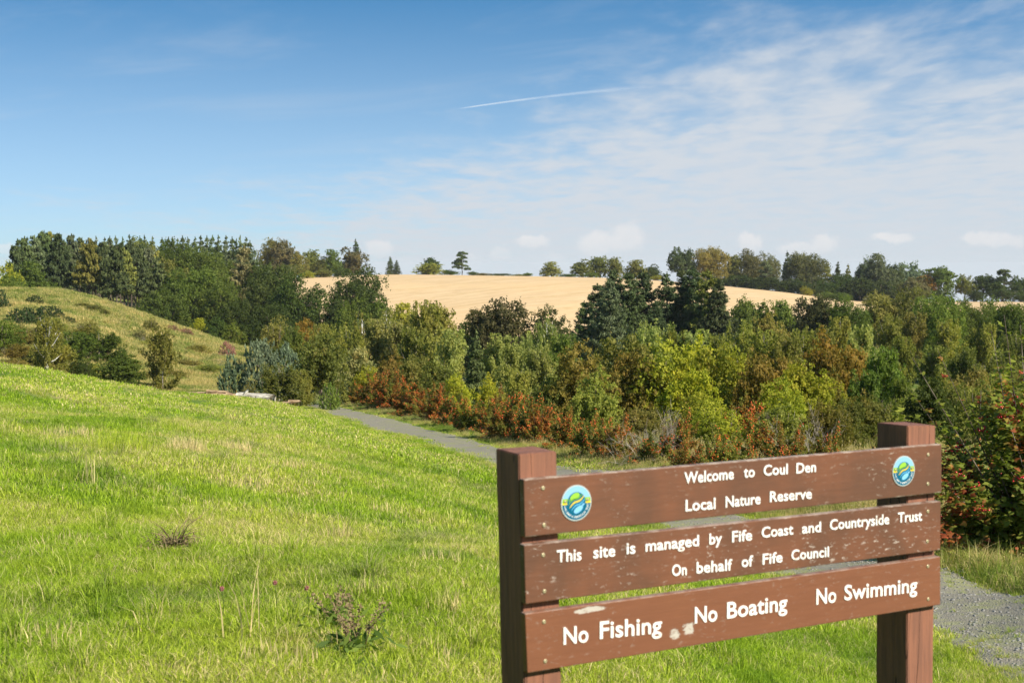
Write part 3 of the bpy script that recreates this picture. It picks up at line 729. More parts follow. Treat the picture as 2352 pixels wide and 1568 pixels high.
def T(kind, px, top, w, Y, col, label, group=None, **kw):
    """stands on the terrain at distance Y; reaches picture row `top`; w wide"""
    p = at(px, top, Y); z = H(p[0], Y); W_ = w / F * Y * 1.08
    if Y < 100 and px > 780:                                   # keep clear of the path and its verge
        while Y < 97 and p[0] - W_ * .42 < pathR(Y) + (0.7 if kind in ('hawthorn', 'twiggy') else 3.4): Y *= 1.02; p = at(px, top, Y); W_ = w / F * Y * 1.08
        z = H(p[0], Y)
    h = max(0.6, p[2] - z + .1)
    W_ = max(W_, h / ASP.get(kind, 1.25))
    return place(kind, p[0], Y, z - .1, W_, h, col, label, group, **kw)
def G(kind, px, base, w, h, col, label, Y0=100, group=None, **kw):
    """stands where the view ray through (px, base) meets the ground"""
    X, Y, z = hit(px, base, Y0)
    return place(kind, X, Y, z - .08, w / F * Y * 1.2, h / F * Y * 1.12 + .1, col, label, group, **kw)
# ------------------------------------------------------------------ conifer plantation on the left
FR = 'tall bare-stemmed conifers along the front edge of the plantation'
ORD = 'first second third fourth fifth sixth seventh eighth ninth tenth eleventh twelfth thirteenth fourteenth fifteenth sixteenth seventeenth eighteenth nineteenth twentieth twenty-first twenty-second twenty-third twenty-fourth twenty-fifth twenty-sixth twenty-seventh twenty-eighth twenty-ninth'.split()
front = [(40, 549, 40), (56, 543, 40), (79, 540, 44), (101, 530, 44), (113, 532, 40), (132, 536, 42), (147, 551, 40), (164, 537, 44), (182, 545, 46), (203, 547, 44), (218, 560, 44), (234, 556, 46), (252, 548, 46), (266, 560, 44), (284, 568, 48), (300, 556, 52), (318, 571, 52), (341, 568, 50), (360, 590, 56)]
fl = {40: 'leftmost tall conifer of the plantation, edge of the wood against the sky', 101: 'tallest blue-green conifer at the left end of the plantation', 147: 'conifer with a bare dark stem standing above the dry crest beside the round green tree',
      300: 'brownish-tipped conifer in the middle of the plantation front', 360: 'lowest and broadest front conifer, next to the big green oaks'}
for i, (x, t, w) in enumerate(front):
    lab = fl.get(x, 'bare-stemmed dark conifer, %s from the left in the front row of the plantation' % ORD[i])
    T('plantation', x, t, w * 1.25, 272 + (i * 37) % 30, ['dkspruce', 'spruce', 'blue', 'spruce', 'dkolive'][i % 5], lab, FR)
for i, x in enumerate([60, 92, 125, 158, 176, 196, 212, 228, 247, 258, 275, 292, 309, 328, 350]):
    T('plantation', x, 556 + (i * 29) % 22, 48, 306 + (i * 13) % 18, ['spruce', 'dkspruce', 'dkolive'][i % 3], 'dark conifer glimpsed between the front stems, %s from the left in the second row' % ORD[i], 'second row conifers of the plantation')
BK = 'spruces whose tips show along the skyline above the oaks'
for i, (x, t) in enumerate([(188, 545), (220, 542), (240, 545), (252, 542), (265, 541), (281, 544), (297, 539), (306, 541), (321, 542), (331, 540), (350, 543), (372, 545), (387, 544), (396, 544), (408, 548), (419, 541), (431, 544), (448, 544), (461, 541), (475, 541), (488, 540), (501, 540), (519, 541), (533, 544), (543, 548), (552, 541), (565, 545), (574, 552), (583, 570)]):
    T('spruce', x, t, 34, 345 + (i * 17) % 25, ['dkspruce', 'blue', 'spruce'][i % 3], 'rightmost spruce of the skyline row, sloping down to the gap' if x == 583 else 'dark spruce tip, %s from the left in the skyline row above the oaks' % ORD[i], BK)

# ------------------------------------------------------------------ broadleaf trees below and beside the plantation
T('oak', 80, 603, 108, 262, 'oak', 'round dark green tree on the dry crest in front of the leftmost conifers')
T('oak', 8, 612, 90, 255, 'yg', 'yellow-green tree cut by the left edge of the photo, beside the round dark tree')
T('oak', 32, 632, 60, 250, 'mid', 'small green tree wedged between the yellow-green tree and the round one')
for (x, t, w, c, lab) in [(331, 553, 92, 'dkolive', 'rounded dull green canopy high in the wood, leftmost of the high broadleaf crowns'), (378, 555, 100, 'oak', 'dark rounded canopy in the high row, under the middle spruce tips'),
                          (432, 562, 100, 'oak', 'broad dark green canopy in the high row below the spruce tips'), (486, 578, 86, 'grn2', 'rightmost high broadleaf crown, left of the tan conifer')]:
    T('oakbig', x, t, w, 325, c, lab)
T('oakbig', 392, 600, 110, 300, 'dkolive', 'wide olive canopy between the plantation stems and the bright oaks')
T('oakbig', 385, 655, 110, 272, 'grn2', 'leafy green oak at the foot of the plantation, leftmost of the big oaks')
T('oakbig', 440, 618, 150, 280, 'mid', 'large bright green oak, biggest crown in the left wood')
T('oakbig', 505, 640, 96, 275, 'grn2', 'green oak leaning against the right side of the big bright oak')
T('bigspruce', 561, 563, 84, 285, 'tan', 'tan and brown old conifer standing out above the dark oaks')
T('oakbig', 590, 642, 110, 265, 'dkoak', 'very dark oak below the tan conifer')
T('oakbig', 618, 606, 100, 285, 'dkoak', 'dark oak with its crown reaching the skyline gap beside the tan conifer')
T('oakbig', 688, 633, 128, 258, 'dkoak', 'dark green oak at the left end of the golden field')
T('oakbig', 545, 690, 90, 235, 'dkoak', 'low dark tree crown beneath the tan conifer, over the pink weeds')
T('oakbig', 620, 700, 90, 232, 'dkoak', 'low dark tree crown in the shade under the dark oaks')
T('oakbig', 823, 620, 146, 270, 'dkoak', 'dark round oak standing alone against the golden field')
T('oak', 772, 690, 60, 255, 'dkoak', 'small dark tree at the left foot of the lone oak')
T('oakbig', 815, 686, 96, 225, 'grn2', 'olive green maple below the lone dark oak')
T('oak', 872, 692, 76, 225, 'grn2', 'yellowish green maple at the right foot of the lone oak')
T('oak', 922, 698, 66, 220, 'yg', 'light green maple top reaching over the golden field, right of the lone oak')
T('oak', 955, 724, 54, 215, 'olive', 'small olive tree at the edge of the golden field beside the tall wispy birch')
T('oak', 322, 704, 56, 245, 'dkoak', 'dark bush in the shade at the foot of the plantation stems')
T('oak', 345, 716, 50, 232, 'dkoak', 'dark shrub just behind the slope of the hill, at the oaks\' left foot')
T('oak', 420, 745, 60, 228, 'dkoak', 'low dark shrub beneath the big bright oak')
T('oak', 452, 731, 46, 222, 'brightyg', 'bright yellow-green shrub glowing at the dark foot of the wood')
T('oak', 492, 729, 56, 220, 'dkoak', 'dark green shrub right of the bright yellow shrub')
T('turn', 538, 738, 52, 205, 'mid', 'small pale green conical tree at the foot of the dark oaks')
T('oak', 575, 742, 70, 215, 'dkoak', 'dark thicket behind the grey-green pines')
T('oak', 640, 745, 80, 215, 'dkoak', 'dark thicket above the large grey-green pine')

# ------------------------------------------------------------------ skyline trees beyond the field
for r in [('oak', 622, 550, 46, 560, 'dkolive', 'dark tree at the left of the skyline pair beside the plantation'), ('parkland', 656, 552, 58, 555, 'tan', 'tan and green round tree, right one of the skyline pair'),
          ('parkland', 686, 580, 34, 550, 'olbrown', 'small brownish tree right of the skyline pair'), ('round', 716, 574, 48, 555, 'dkolive', 'dull green round tree on the left skyline'),
          ('round', 760, 573, 48, 553, 'green', 'green dome-shaped tree left of the tall cypress-like conifer'), ('round', 738, 590, 40, 552, 'dkolive', 'low brown-green tree between two domed skyline trees'),
          ('spruce', 817, 548, 34, 575, 'dkspruce', 'dark pointed conifer rising behind the tan tree'), ('parkland', 810, 569, 68, 560, 'tan', 'tan spreading tree in front of the dark pointed conifer'),
          ('bush', 705, 622, 36, 520, 'yg', 'bright green bush at the left top corner of the golden field'), ('bush', 745, 618, 50, 530, 'dkolive', 'dark scrub under the skyline trees left of the field'), ('bush', 788, 616, 50, 530, 'oak', 'dark bushes under the tan skyline tree'),
          ('bush', 665, 608, 60, 540, 'dkolive', 'dark undergrowth below the skyline pair'),
          ('spruce', 896, 589, 26, 592, 'spruce', 'left conifer of the pair standing alone on the field crest'), ('spruce', 911, 597, 24, 592, 'dkspruce', 'right, shorter conifer of the pair on the field crest'),
          ('round', 990, 592, 40, 600, 'dkoak', 'dark tree rising behind the wide olive tree on the crest'), ('round', 986, 604, 66, 590, 'olive', 'wide low olive tree on the field crest'),
          ('pine', 1061, 578, 40, 590, 'spruce', 'ragged lopsided pine standing alone on the field crest'), ('bush', 1035, 619, 44, 590, 'grn2', 'green scrub left of the lone ragged pine'),
          ('bush', 1085, 623, 28, 590, 'grn2', 'little green bush right of the lone ragged pine'), ('bush', 1109, 627, 42, 588, 'olbrown', 'brownish bush in the hedge on the field crest'),
          ('bush', 1150, 628, 60, 590, 'grn2', 'low green hedge bush on the middle of the crest'), ('bush', 1192, 629, 36, 590, 'olive', 'small bush before the gap in the crest hedge'), ('bush', 1213, 626, 26, 590, 'grn2', 'bush at the end of the crest hedge, left of the round pale tree'),
          ('round', 1267, 601, 46, 590, 'birch', 'round pale green tree alone on the crest'), ('bush', 1305, 629, 44, 590, 'grn2', 'low green bush right of the round pale tree'),
          ('round', 1338, 596, 50, 595, 'dkolive', 'leftmost dull green tree of the crest group behind the spruces'), ('round', 1378, 589, 48, 598, 'dkolive', 'tallest dark tree of the crest group behind the spruces'),
          ('round', 1413, 591, 42, 597, 'dkolive', 'dark tree just left of the big spruce tops on the crest'), ('round', 1463, 597, 54, 600, 'dkolive', 'round dark tree showing between the two spruce groups'), ('round', 1502, 607, 36, 600, 'dkoak', 'small dark tree at the right end of the crest group'),
          ('bush', 1358, 626, 36, 588, 'grn2', 'bright hedge bush below the crest group'), ('bush', 1505, 632, 44, 585, 'yg', 'bright green bush below the small dark crest tree')]: T(*r)

# ------------------------------------------------------------------ wood on the right skyline
for r in [('umbrella', 1570, 569, 66, 560, 'spruce', 'airy spreading tree at the left end of the right-hand wood'), ('oakbig', 1627, 569, 84, 560, 'olbrown', 'big brownish beech with a yellow-green top in the right-hand wood'),
          ('round', 1682, 585, 44, 575, 'dkolive', 'narrow dark tree behind the two brown beeches'), ('oakbig', 1722, 574, 66, 560, 'beech', 'brown beech, second large brown crown of the right-hand wood'),
          ('oakbig', 1765, 584, 60, 565, 'tan', 'lighter tan beech behind the blue-green pine'), ('pine', 1758, 600, 44, 545, 'blue', 'blue-green pine in front of the brown beeches'),
          ('spruce', 1808, 576, 34, 575, 'dkspruce', 'dark conifer tip poking out above the brown beeches'), ('oakbig', 1849, 582, 96, 548, 'beech', 'large brown beech, broadest crown of the right-hand wood'),
          ('spruce', 1898, 599, 44, 570, 'olive', 'pale larch right of the broad brown beech'), ('spruce', 1925, 600, 34, 565, 'spruce', 'second conifer right of the broad brown beech'), ('spruce', 1948, 606, 30, 568, 'dkolive', 'thin brownish conifer before the dark gap of the wood'),
          ('spruce', 1972, 617, 40, 560, 'dkspruce', 'blackish conifer left of the tall light green tree'), ('oak', 2022, 584, 64, 545, 'blue', 'tall light green tree, highest tree right of the beeches'), ('oak', 2000, 596, 40, 560, 'blue', 'darker tree touching the left side of the tall light green one'),
          ('oak', 2054, 606, 42, 550, 'spruce', 'dark green tree touching the right side of the tall light green one'), ('parkland', 2083, 604, 46, 575, 'greyblue', 'airy hazy tree right of the tall light green tree'),
          ('umbrella', 2156, 613, 84, 540, 'grn2', 'umbrella-topped green tree above the brown scrub'), ('umbrella', 2104, 637, 60, 535, 'brown', 'brown half-bare tree left of the umbrella tree'), ('umbrella', 2130, 630, 50, 540, 'redbrown', 'low reddish brown tree under the umbrella tree'),
          ('umbrella', 2218, 631, 46, 545, 'dkolive', 'thin see-through tree with sky behind it, right of the umbrella tree'), ('umbrella', 2259, 631, 54, 545, 'dkoak', 'dark spreading tree left of the tall end pine'),
          ('pine', 2307, 619, 62, 540, 'dkspruce', 'dark layered pine near the right edge of the skyline'), ('umbrella', 2345, 634, 44, 540, 'dkoak', 'dark tree cut by the right edge of the photo on the skyline'), ('umbrella', 2290, 648, 44, 535, 'dkoak', 'low dark tree under the layered end pine'),
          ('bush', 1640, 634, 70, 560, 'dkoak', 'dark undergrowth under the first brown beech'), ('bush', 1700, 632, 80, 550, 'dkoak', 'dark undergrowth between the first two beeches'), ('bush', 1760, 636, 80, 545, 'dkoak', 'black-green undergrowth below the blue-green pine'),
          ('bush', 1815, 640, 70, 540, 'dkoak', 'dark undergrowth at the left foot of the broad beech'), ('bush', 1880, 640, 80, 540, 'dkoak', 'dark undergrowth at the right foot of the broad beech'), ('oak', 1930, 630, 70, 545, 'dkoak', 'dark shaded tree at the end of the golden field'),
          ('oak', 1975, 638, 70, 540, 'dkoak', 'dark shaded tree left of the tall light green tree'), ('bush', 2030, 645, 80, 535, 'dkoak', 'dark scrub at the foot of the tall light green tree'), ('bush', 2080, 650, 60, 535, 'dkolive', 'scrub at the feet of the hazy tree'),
          ('bush', 1853, 657, 34, 528, 'yg', 'bright green bush at the shaded edge of the right-hand wood'), ('bush', 1895, 669, 50, 505, 'grn2', 'left half of the clipped bright hedge at the corner of the golden field'), ('bush', 1930, 672, 50, 500, 'grn2', 'right half of the clipped bright hedge at the corner of the golden field'),
          ('bush', 2010, 676, 60, 480, 'olbrown', 'brownish bushes below the tall light green tree')]: T(*r)

# ------------------------------------------------------------------ trees before the field, middle and right
SPL = [(1342, 690, 70, 180, 'spruce', 'lowest and leftmost spruce of the central group, branches swept up over the field'), (1372, 650, 90, 186, 'spruce', 'second spruce from the left in the central group'), (1412, 617, 110, 190, 'dkspruce', 'tallest spruce of the left central group, with a blackish top'),
       (1446, 622, 96, 188, 'spruce', 'spruce right of the blackish top in the central group'), (1478, 618, 90, 192, 'dkspruce', 'rightmost spruce of the left central group'), (1402, 640, 90, 178, 'blue', 'pale-tipped spruce at the front of the left central group'),
       (1532, 625, 84, 190, 'dkspruce', 'left spruce of the right central group'), (1566, 615, 84, 192, 'spruce', 'second spruce of the right central group, brown cones at its tip'), (1592, 611, 90, 190, 'dkspruce', 'tallest spruce of the right central group'), (1625, 618, 100, 186, 'dkolive', 'brown-tipped spruce whose branches point right over the field'), (1650, 640, 80, 184, 'dkspruce', 'rightmost spruce of the central group, ragged side branches'), (1505, 690, 70, 176, 'dkspruce', 'lower dark spruce filling the gap between the two central groups')]
for (x, t, w, Y, c, l) in SPL: T('bigspruce', x, t, w * 1.45, Y, c, l)
for r in [('turn', 1164, 690, 108, 150, 'dkbrown', 'dark brown-green sycamore standing against the golden field'), ('turn', 1118, 711, 56, 152, 'dkbrown', 'small dark sycamore joined to the left of the larger one'), ('turn', 1255, 706, 78, 148, 'dkbrown', 'dark sycamore between the brown one and the big spruces'),
          ('oak', 1063, 742, 60, 165, 'dkoak', 'dark low tree at the bottom edge of the golden field'), ('willow', 976, 694, 66, 120, 'olive', 'tall wispy birch-like tree rising over the field, left of centre'), ('willow', 1004, 706, 42, 122, 'olive', 'shorter twin of the tall wispy tree'),
          ('birch', 1258, 732, 62, 115, 'ltwillow', 'pale young birch in front of the right-hand dark sycamore'),
          ('oak', 1700, 690, 78, 215, 'green', 'dense green tree just right of the central spruces'), ('oak', 1740, 692, 66, 218, 'green', 'green tree below the golden field, second from the spruces'), ('oak', 1798, 693, 54, 214, 'green', 'green tree left of the dark brown tree at the field edge'), ('turn', 1775, 714, 74, 180, 'olbrown', 'olive-brown tree in front of the two green trees'),
          ('turn', 1865, 682, 94, 205, 'dkbrown', 'dark brown tree at the right corner of the golden field'), ('turn', 1902, 690, 60, 205, 'dkbrown', 'dark tree touching the brown one at the field corner'), ('oakbig', 1950, 684, 96, 200, 'oak', 'dark green tree right of the field corner'), ('oak', 2014, 676, 76, 205, 'olbrown', 'brownish green tree above the right-hand birches'),
          ('oakbig', 2085, 664, 116, 205, 'dkolive', 'broad dark olive tree in front of the umbrella tree'), ('oakbig', 2150, 679, 118, 192, 'green', 'bright mid-green tree, most prominent crown on the right'), ('oakbig', 2215, 691, 96, 196, 'green', 'green tree right of the prominent bright one'), ('oakbig', 2275, 688, 106, 200, 'mid', 'green tree second from the right edge'), ('oakbig', 2335, 697, 100, 192, 'mid', 'green tree cut by the right edge of the photo, below the end pine'),
          ('willow', 1982, 750, 70, 120, 'ltwillow', 'pale grey-green willow left of the tall right-hand birches'), ('willow', 2042, 727, 66, 140, 'olive', 'yellowish birch with a narrow pointed top'), ('willow', 2104, 719, 84, 142, 'olbrown', 'tall brown-olive birch below the bright green tree'), ('willow', 2178, 735, 88, 140, 'olive', 'tall olive birch, second below the bright green tree'), ('willow', 2262, 745, 90, 135, 'olive', 'olive birch with drooping twigs near the right edge'), ('willow', 2335, 767, 90, 125, 'dkolive', 'dark olive birch at the right edge of the photo'),
          ('willow', 2075, 775, 80, 115, 'olive', 'lower olive birch in front of the tall brown one'), ('willow', 2150, 795, 84, 105, 'dkolive', 'dull birch behind the dark green bush'), ('willow', 2215, 800, 90, 100, 'dkolive', 'dull olive birch left of the berry bush tips'), ('willow', 2300, 810, 100, 95, 'dkolive', 'shadowy birch behind the berry bush'),
          ('willow', 1930, 730, 56, 135, 'olive', 'slim birch above the orange-leaved tree')]: T(*r)
# middle belt
for r in [('bush', 641, 728, 46, 165, 'olbrown', 'small orange-olive tree above the large pine'), ('turn', 700, 735, 50, 160, 'orange', 'small tree with orange-brown leaves right of the dark oaks'), ('willow', 668, 752, 50, 140, 'grn2', 'light green birch beside the orange-brown tree'), ('willow', 735, 745, 60, 150, 'olive', 'olive birch above the rounded dark bush'),
          ('birch', 832, 724, 52, 130, 'olbrown', 'brownish birch with a thin visible stem below the lone oak'), ('willow', 795, 748, 66, 125, 'olive', 'olive scrub birch left of the brownish birch'), ('birch', 888, 712, 58, 132, 'olive', 'birch with a pale stem under the light maples'), ('willow', 866, 735, 60, 128, 'birch', 'light birch between the two thin-stemmed ones'), ('willow', 922, 738, 60, 126, 'birch', 'pale birch left of the tall wispy tree'), ('willow', 950, 756, 66, 112, 'dkolive', 'dark olive scrub under the tall wispy tree'), ('willow', 1003, 765, 62, 110, 'olive', 'olive scrub right of the tall wispy tree'),
          ('willow', 1045, 758, 76, 105, 'ltwillow', 'light green willow left of the young blue spruce'), ('willow', 1150, 768, 66, 105, 'ltwillow', 'light green willow below the dark brown sycamore'), ('willow', 1177, 794, 92, 90, 'ltwillow', 'broad pale willow right of the young blue spruce'), ('willow', 1215, 768, 66, 108, 'ltwillow', 'pale green willow between the dark sycamores'), ('willow', 1294, 770, 80, 104, 'grn2', 'green willow at the left foot of the big spruces'), ('willow', 1240, 800, 80, 90, 'birch', 'light willow behind the golden bush, left of centre'),
          ('spruce', 1093, 757, 58, 84, 'spruce', 'young blue-green spruce with a bare leader, centre of the scrub'), ('willow', 1480, 756, 66, 92, 'ltwillow', 'pale willow under the left spruce group'), ('willow', 1508, 742, 54, 96, 'ltwillow', 'light birch between the two spruce groups'), ('willow', 1555, 762, 66, 96, 'olive', 'olive willow under the right spruce group'), ('willow', 1600, 760, 60, 95, 'ltwillow', 'pale willow behind the yellow bushes'), ('willow', 1660, 772, 70, 92, 'olive', 'olive willow right of the spruces'), ('willow', 1707, 744, 66, 100, 'olive', 'tall olive birch right of the yellow bushes'),
          ('willow', 1755, 762, 100, 92, 'olive', 'wide olive willow in the right middle'), ('willow', 1805, 770, 80, 90, 'olbrown', 'brown-olive willow left of the orange tree'), ('willow', 1845, 762, 90, 94, 'olive', 'olive willow just above the orange tree'), ('willow', 1880, 750, 70, 110, 'olbrown', 'thin brown-olive birch behind the orange tree'),
          ('turn', 1905, 770, 100, 76, 'orange', 'orange-leaved tree, the most orange crown on the right'), ('turn', 1950, 800, 66, 74, 'orange', 'smaller orange tree beside the green willow'), ('willow', 2025, 800, 116, 66, 'grn2', 'big rounded mid-green willow behind the right sign post'), ('willow', 1985, 850, 90, 62, 'grn2', 'lower green willow left of the big rounded one'), ('willow', 2075, 870, 80, 62, 'mid', 'lower green willow right of the big rounded one'), ('oak', 2127, 868, 66, 52, 'dkoak', 'dark green bush in the gap before the berry bush')]: T(*r)
for r in [('turn', 735, 770, 100, 92, 'dkolive', 'tall rounded dark olive bush left of the path end'), ('youngpine', 536, 815, 52, 98, 'greyblue', 'small grey-green pine left of the large one'), ('youngpine', 600, 782, 104, 98, 'greyblue', 'large grey-green pine behind the fallen log'), ('youngpine', 655, 792, 66, 99, 'greyblue', 'grey-green pine right of the large one'),
          ('willow', 641, 838, 108, 88, 'dkolive', 'dull green willow bush behind the log'), ('willow', 690, 850, 60, 90, 'olive', 'small olive bush between the willow bush and the rounded dark bush'), ('sparse', 571, 876, 52, 84, 'olbrown', 'brown weedy shrub behind the log')]: T(*r)
for r in [('turn', 1335, 790, 96, 60, 'golden', 'golden-olive bush left of centre, below the big spruces'), ('turn', 1370, 850, 110, 52, 'olive', 'lower olive bush below the golden one'), ('turn', 1430, 775, 108, 66, 'olbrown', 'tall brown-gold bush below the left spruce group'), ('turn', 1475, 812, 80, 60, 'golden', 'golden bush behind the bare grey twigs'),
          ('turn', 1527, 784, 92, 60, 'yg', 'yellow-green bush, leftmost of the three brightest'), ('turn', 1590, 784, 110, 60, 'brightyg', 'brightest yellow-green bush in the middle of the scrub'), ('turn', 1650, 798, 86, 58, 'yg', 'yellow-green bush, rightmost of the three brightest'), ('turn', 1585, 850, 120, 50, 'brightyg', 'low part of the bright yellow thicket, a separate bush in front'), ('turn', 1600, 905, 130, 44, 'yg', 'spreading yellow bush above the red hawthorns'),
          ('turn', 1715, 812, 76, 60, 'golden', 'golden-olive bush right of the yellow ones'), ('turn', 1770, 820, 80, 56, 'golden', 'brownish gold bush in the right middle'), ('turn', 1860, 836, 120, 50, 'yg', 'large yellow-green leafy bush left of the right sign post'), ('turn', 1795, 870, 90, 48, 'yg', 'yellow-green bush above the right red sprays'), ('turn', 1925, 860, 80, 52, 'golden', 'golden bush in front of the orange tree'), ('turn', 1950, 920, 90, 45, 'dkolive', 'dark leafy bush just above the right sign post top'),
          ('turn', 820, 800, 76, 84, 'cream', 'cream and pink leaved bush at the left start of the red hedge'), ('turn', 842, 838, 60, 80, 'yg', 'yellow-green bush under the cream-leaved one'), ('turn', 905, 812, 84, 84, 'golden', 'golden green bush at the back of the red hedge'), ('turn', 958, 818, 80, 80, 'olbrown', 'brown olive bush at the back of the red hedge'), ('turn', 1010, 830, 84, 76, 'dkolive', 'dark olive bush left of the young spruce'), ('turn', 1050, 860, 60, 62, 'brightyg', 'yellow-green leafy bush at the foot of the young spruce'),
          ('turn', 1130, 866, 66, 60, 'brightyg', 'bright lime bush right of the young spruce foot'), ('willow', 1190, 850, 90, 66, 'olive', 'olive willow behind the arching red sprays'), ('turn', 1265, 872, 90, 52, 'dkolive', 'dark leafy bush behind the red sprays'), ('gorse', 757, 880, 40, 84, 'green', 'bright dark-green broom at the end of the path'), ('gorse', 790, 878, 58, 80, 'blue', 'blue-green gorse at the start of the red hedge')]: T(*r)
# berry hedge along the path
HW = [(830, 868, 74, 82, 'redbrown', 'reddish hawthorn next to the blue-green gorse, far end of the hedge'), (862, 826, 80, 76, 'redbrown', 'red-tinted hawthorn behind the far end of the hedge'), (900, 834, 92, 72, 'red', 'dark red hawthorn, tallest at the far end of the hedge'), (880, 885, 90, 72, 'olbrown', 'brownish hawthorn low beside the path at the far end'),
      (948, 850, 100, 66, 'red', 'deep red hawthorn, reddest mass left of the young spruce'), (965, 900, 100, 60, 'redbrown', 'red-brown hawthorn low along the verge'), (1005, 862, 90, 60, 'red', 'orange-red hawthorn with a pointed spray on top'), (1045, 886, 90, 54, 'olbrown', 'mixed green and red hawthorn below the young spruce'), (1060, 930, 100, 48, 'redbrown', 'low red-brown hawthorn against the pale grass'), (1085, 884, 66, 54, 'yg', 'yellowish hawthorn between the red ones'),
      (1120, 904, 90, 48, 'olbrown', 'green-brown hawthorn right of the yellowish one'), (1165, 864, 60, 50, 'redbrown', 'upright hawthorn sending a red spray above the hedge'), (1178, 915, 96, 44, 'red', 'bright orange-red hawthorn in the middle of the hedge'), (1225, 862, 110, 48, 'dkolive', 'dark hawthorn with an arching red branch over a shadowed hollow'), (1240, 910, 100, 42, 'red', 'orange-red hawthorn under the arching branch'), (1300, 925, 100, 40, 'redbrown', 'red-dotted hawthorn with scattered berries, left of the sign text'), (1355, 930, 100, 38, 'dkolive', 'dark green hawthorn left of the bare grey bush'),
      (1405, 920, 90, 40, 'redbrown', 'brownish hawthorn beside the bare grey bush'), (1440, 985, 110, 34, 'redbrown', 'low red-berried hawthorn at the verge, directly above the sign board'), (1510, 975, 110, 33, 'dkolive', 'dark hawthorn with red berries, above the middle of the sign'), (1560, 925, 110, 38, 'redbrown', 'berried hawthorn under the spreading yellow bush'), (1590, 985, 120, 31, 'redbrown', 'red-berried hawthorn above the word Welcome'), (1660, 955, 120, 33, 'olive', 'green-gold hawthorn with berries above the top board'),
      (1715, 884, 84, 42, 'red', 'bright red-berried spray bush highest on the right of the hedge'), (1745, 930, 100, 36, 'redbrown', 'red hawthorn under the bright berry spray'), (1735, 985, 110, 30, 'dkolive', 'dark hawthorn low behind the top board'), (1810, 945, 110, 33, 'redbrown', 'red-brown hawthorn right of the red spray'), (1830, 990, 120, 28, 'redbrown', 'red-dotted hawthorn low behind the right half of the top board'), (1900, 955, 110, 32, 'golden', 'golden-brown hawthorn left of the right sign post'), (1940, 992, 110, 28, 'redbrown', 'red-berried hawthorn touching the right sign post'),
      (2030, 965, 80, 34, 'olive', 'green hawthorn behind the right sign post top'), (2100, 975, 80, 32, 'dkolive', 'dark hawthorn between the right sign post and the berry bush')]
for (x, t, w, Y, c, l) in HW:
    p = at(x, t, Y); z = H(p[0], Y)
    if t < 875 and Y < 70: t += 4
    T('hawthorn', x, t, w * 1.12, Y, c, l, 'berry-bearing hawthorns along the path')
for r in [('bush', 2010, 905, 120, 52, 'dkolive', 'dull green thicket under the big rounded willow'), ('bush', 2090, 915, 110, 56, 'olive', 'olive thicket beside the dark green bush in the gap'), ('bush', 2180, 880, 120, 58, 'dkolive', 'dark thicket left of the berry bush tips'), ('bush', 2260, 870, 120, 56, 'olive', 'olive thicket directly behind the berry bush'), ('bush', 2340, 870, 120, 55, 'dkolive', 'dark thicket behind the berry bush at the photo edge'),
          ('turn', 2230, 850, 110, 70, 'olbrown', 'brown-olive tree low behind the berry bush'), ('turn', 2310, 845, 110, 72, 'dkolive', 'dark olive tree low at the right edge'), ('turn', 2160, 860, 90, 68, 'olive', 'olive tree right of the rounded willow'),
          ('bush', 1340, 985, 130, 45, 'olive', 'green undergrowth at the back of the verge, left of the sign text'), ('bush', 1480, 940, 130, 42, 'olbrown', 'brown-green undergrowth behind the bare bush'), ('bush', 1650, 920, 140, 41, 'yg', 'yellowish undergrowth behind the hawthorns above the top board'), ('bush', 1790, 925, 130, 40, 'olive', 'olive undergrowth behind the hawthorns, right of the word Den'), ('bush', 1900, 925, 120, 40, 'golden', 'gold-green undergrowth left of the right sign post'),
          ('bush', 1130, 930, 90, 54, 'olive', 'green undergrowth between the hawthorns and the young spruce')]: T(*r)
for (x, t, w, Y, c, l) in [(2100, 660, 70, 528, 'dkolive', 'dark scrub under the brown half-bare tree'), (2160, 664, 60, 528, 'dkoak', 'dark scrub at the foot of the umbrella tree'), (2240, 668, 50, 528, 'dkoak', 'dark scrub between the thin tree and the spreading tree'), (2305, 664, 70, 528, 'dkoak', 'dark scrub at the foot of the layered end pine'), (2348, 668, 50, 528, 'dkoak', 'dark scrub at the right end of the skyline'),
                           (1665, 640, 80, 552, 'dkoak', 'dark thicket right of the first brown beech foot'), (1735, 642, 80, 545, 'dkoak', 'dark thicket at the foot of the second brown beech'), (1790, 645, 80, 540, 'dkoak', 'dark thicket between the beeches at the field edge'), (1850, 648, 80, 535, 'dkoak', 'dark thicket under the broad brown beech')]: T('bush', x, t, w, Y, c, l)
T('twiggy', 1487, 892, 90, 36, 'tan', 'bare grey twiggy dead bush in the middle of the hedge')
T('twiggy', 1860, 900, 60, 34, 'tan', 'few bare grey branches sticking out of the yellow-green bush')

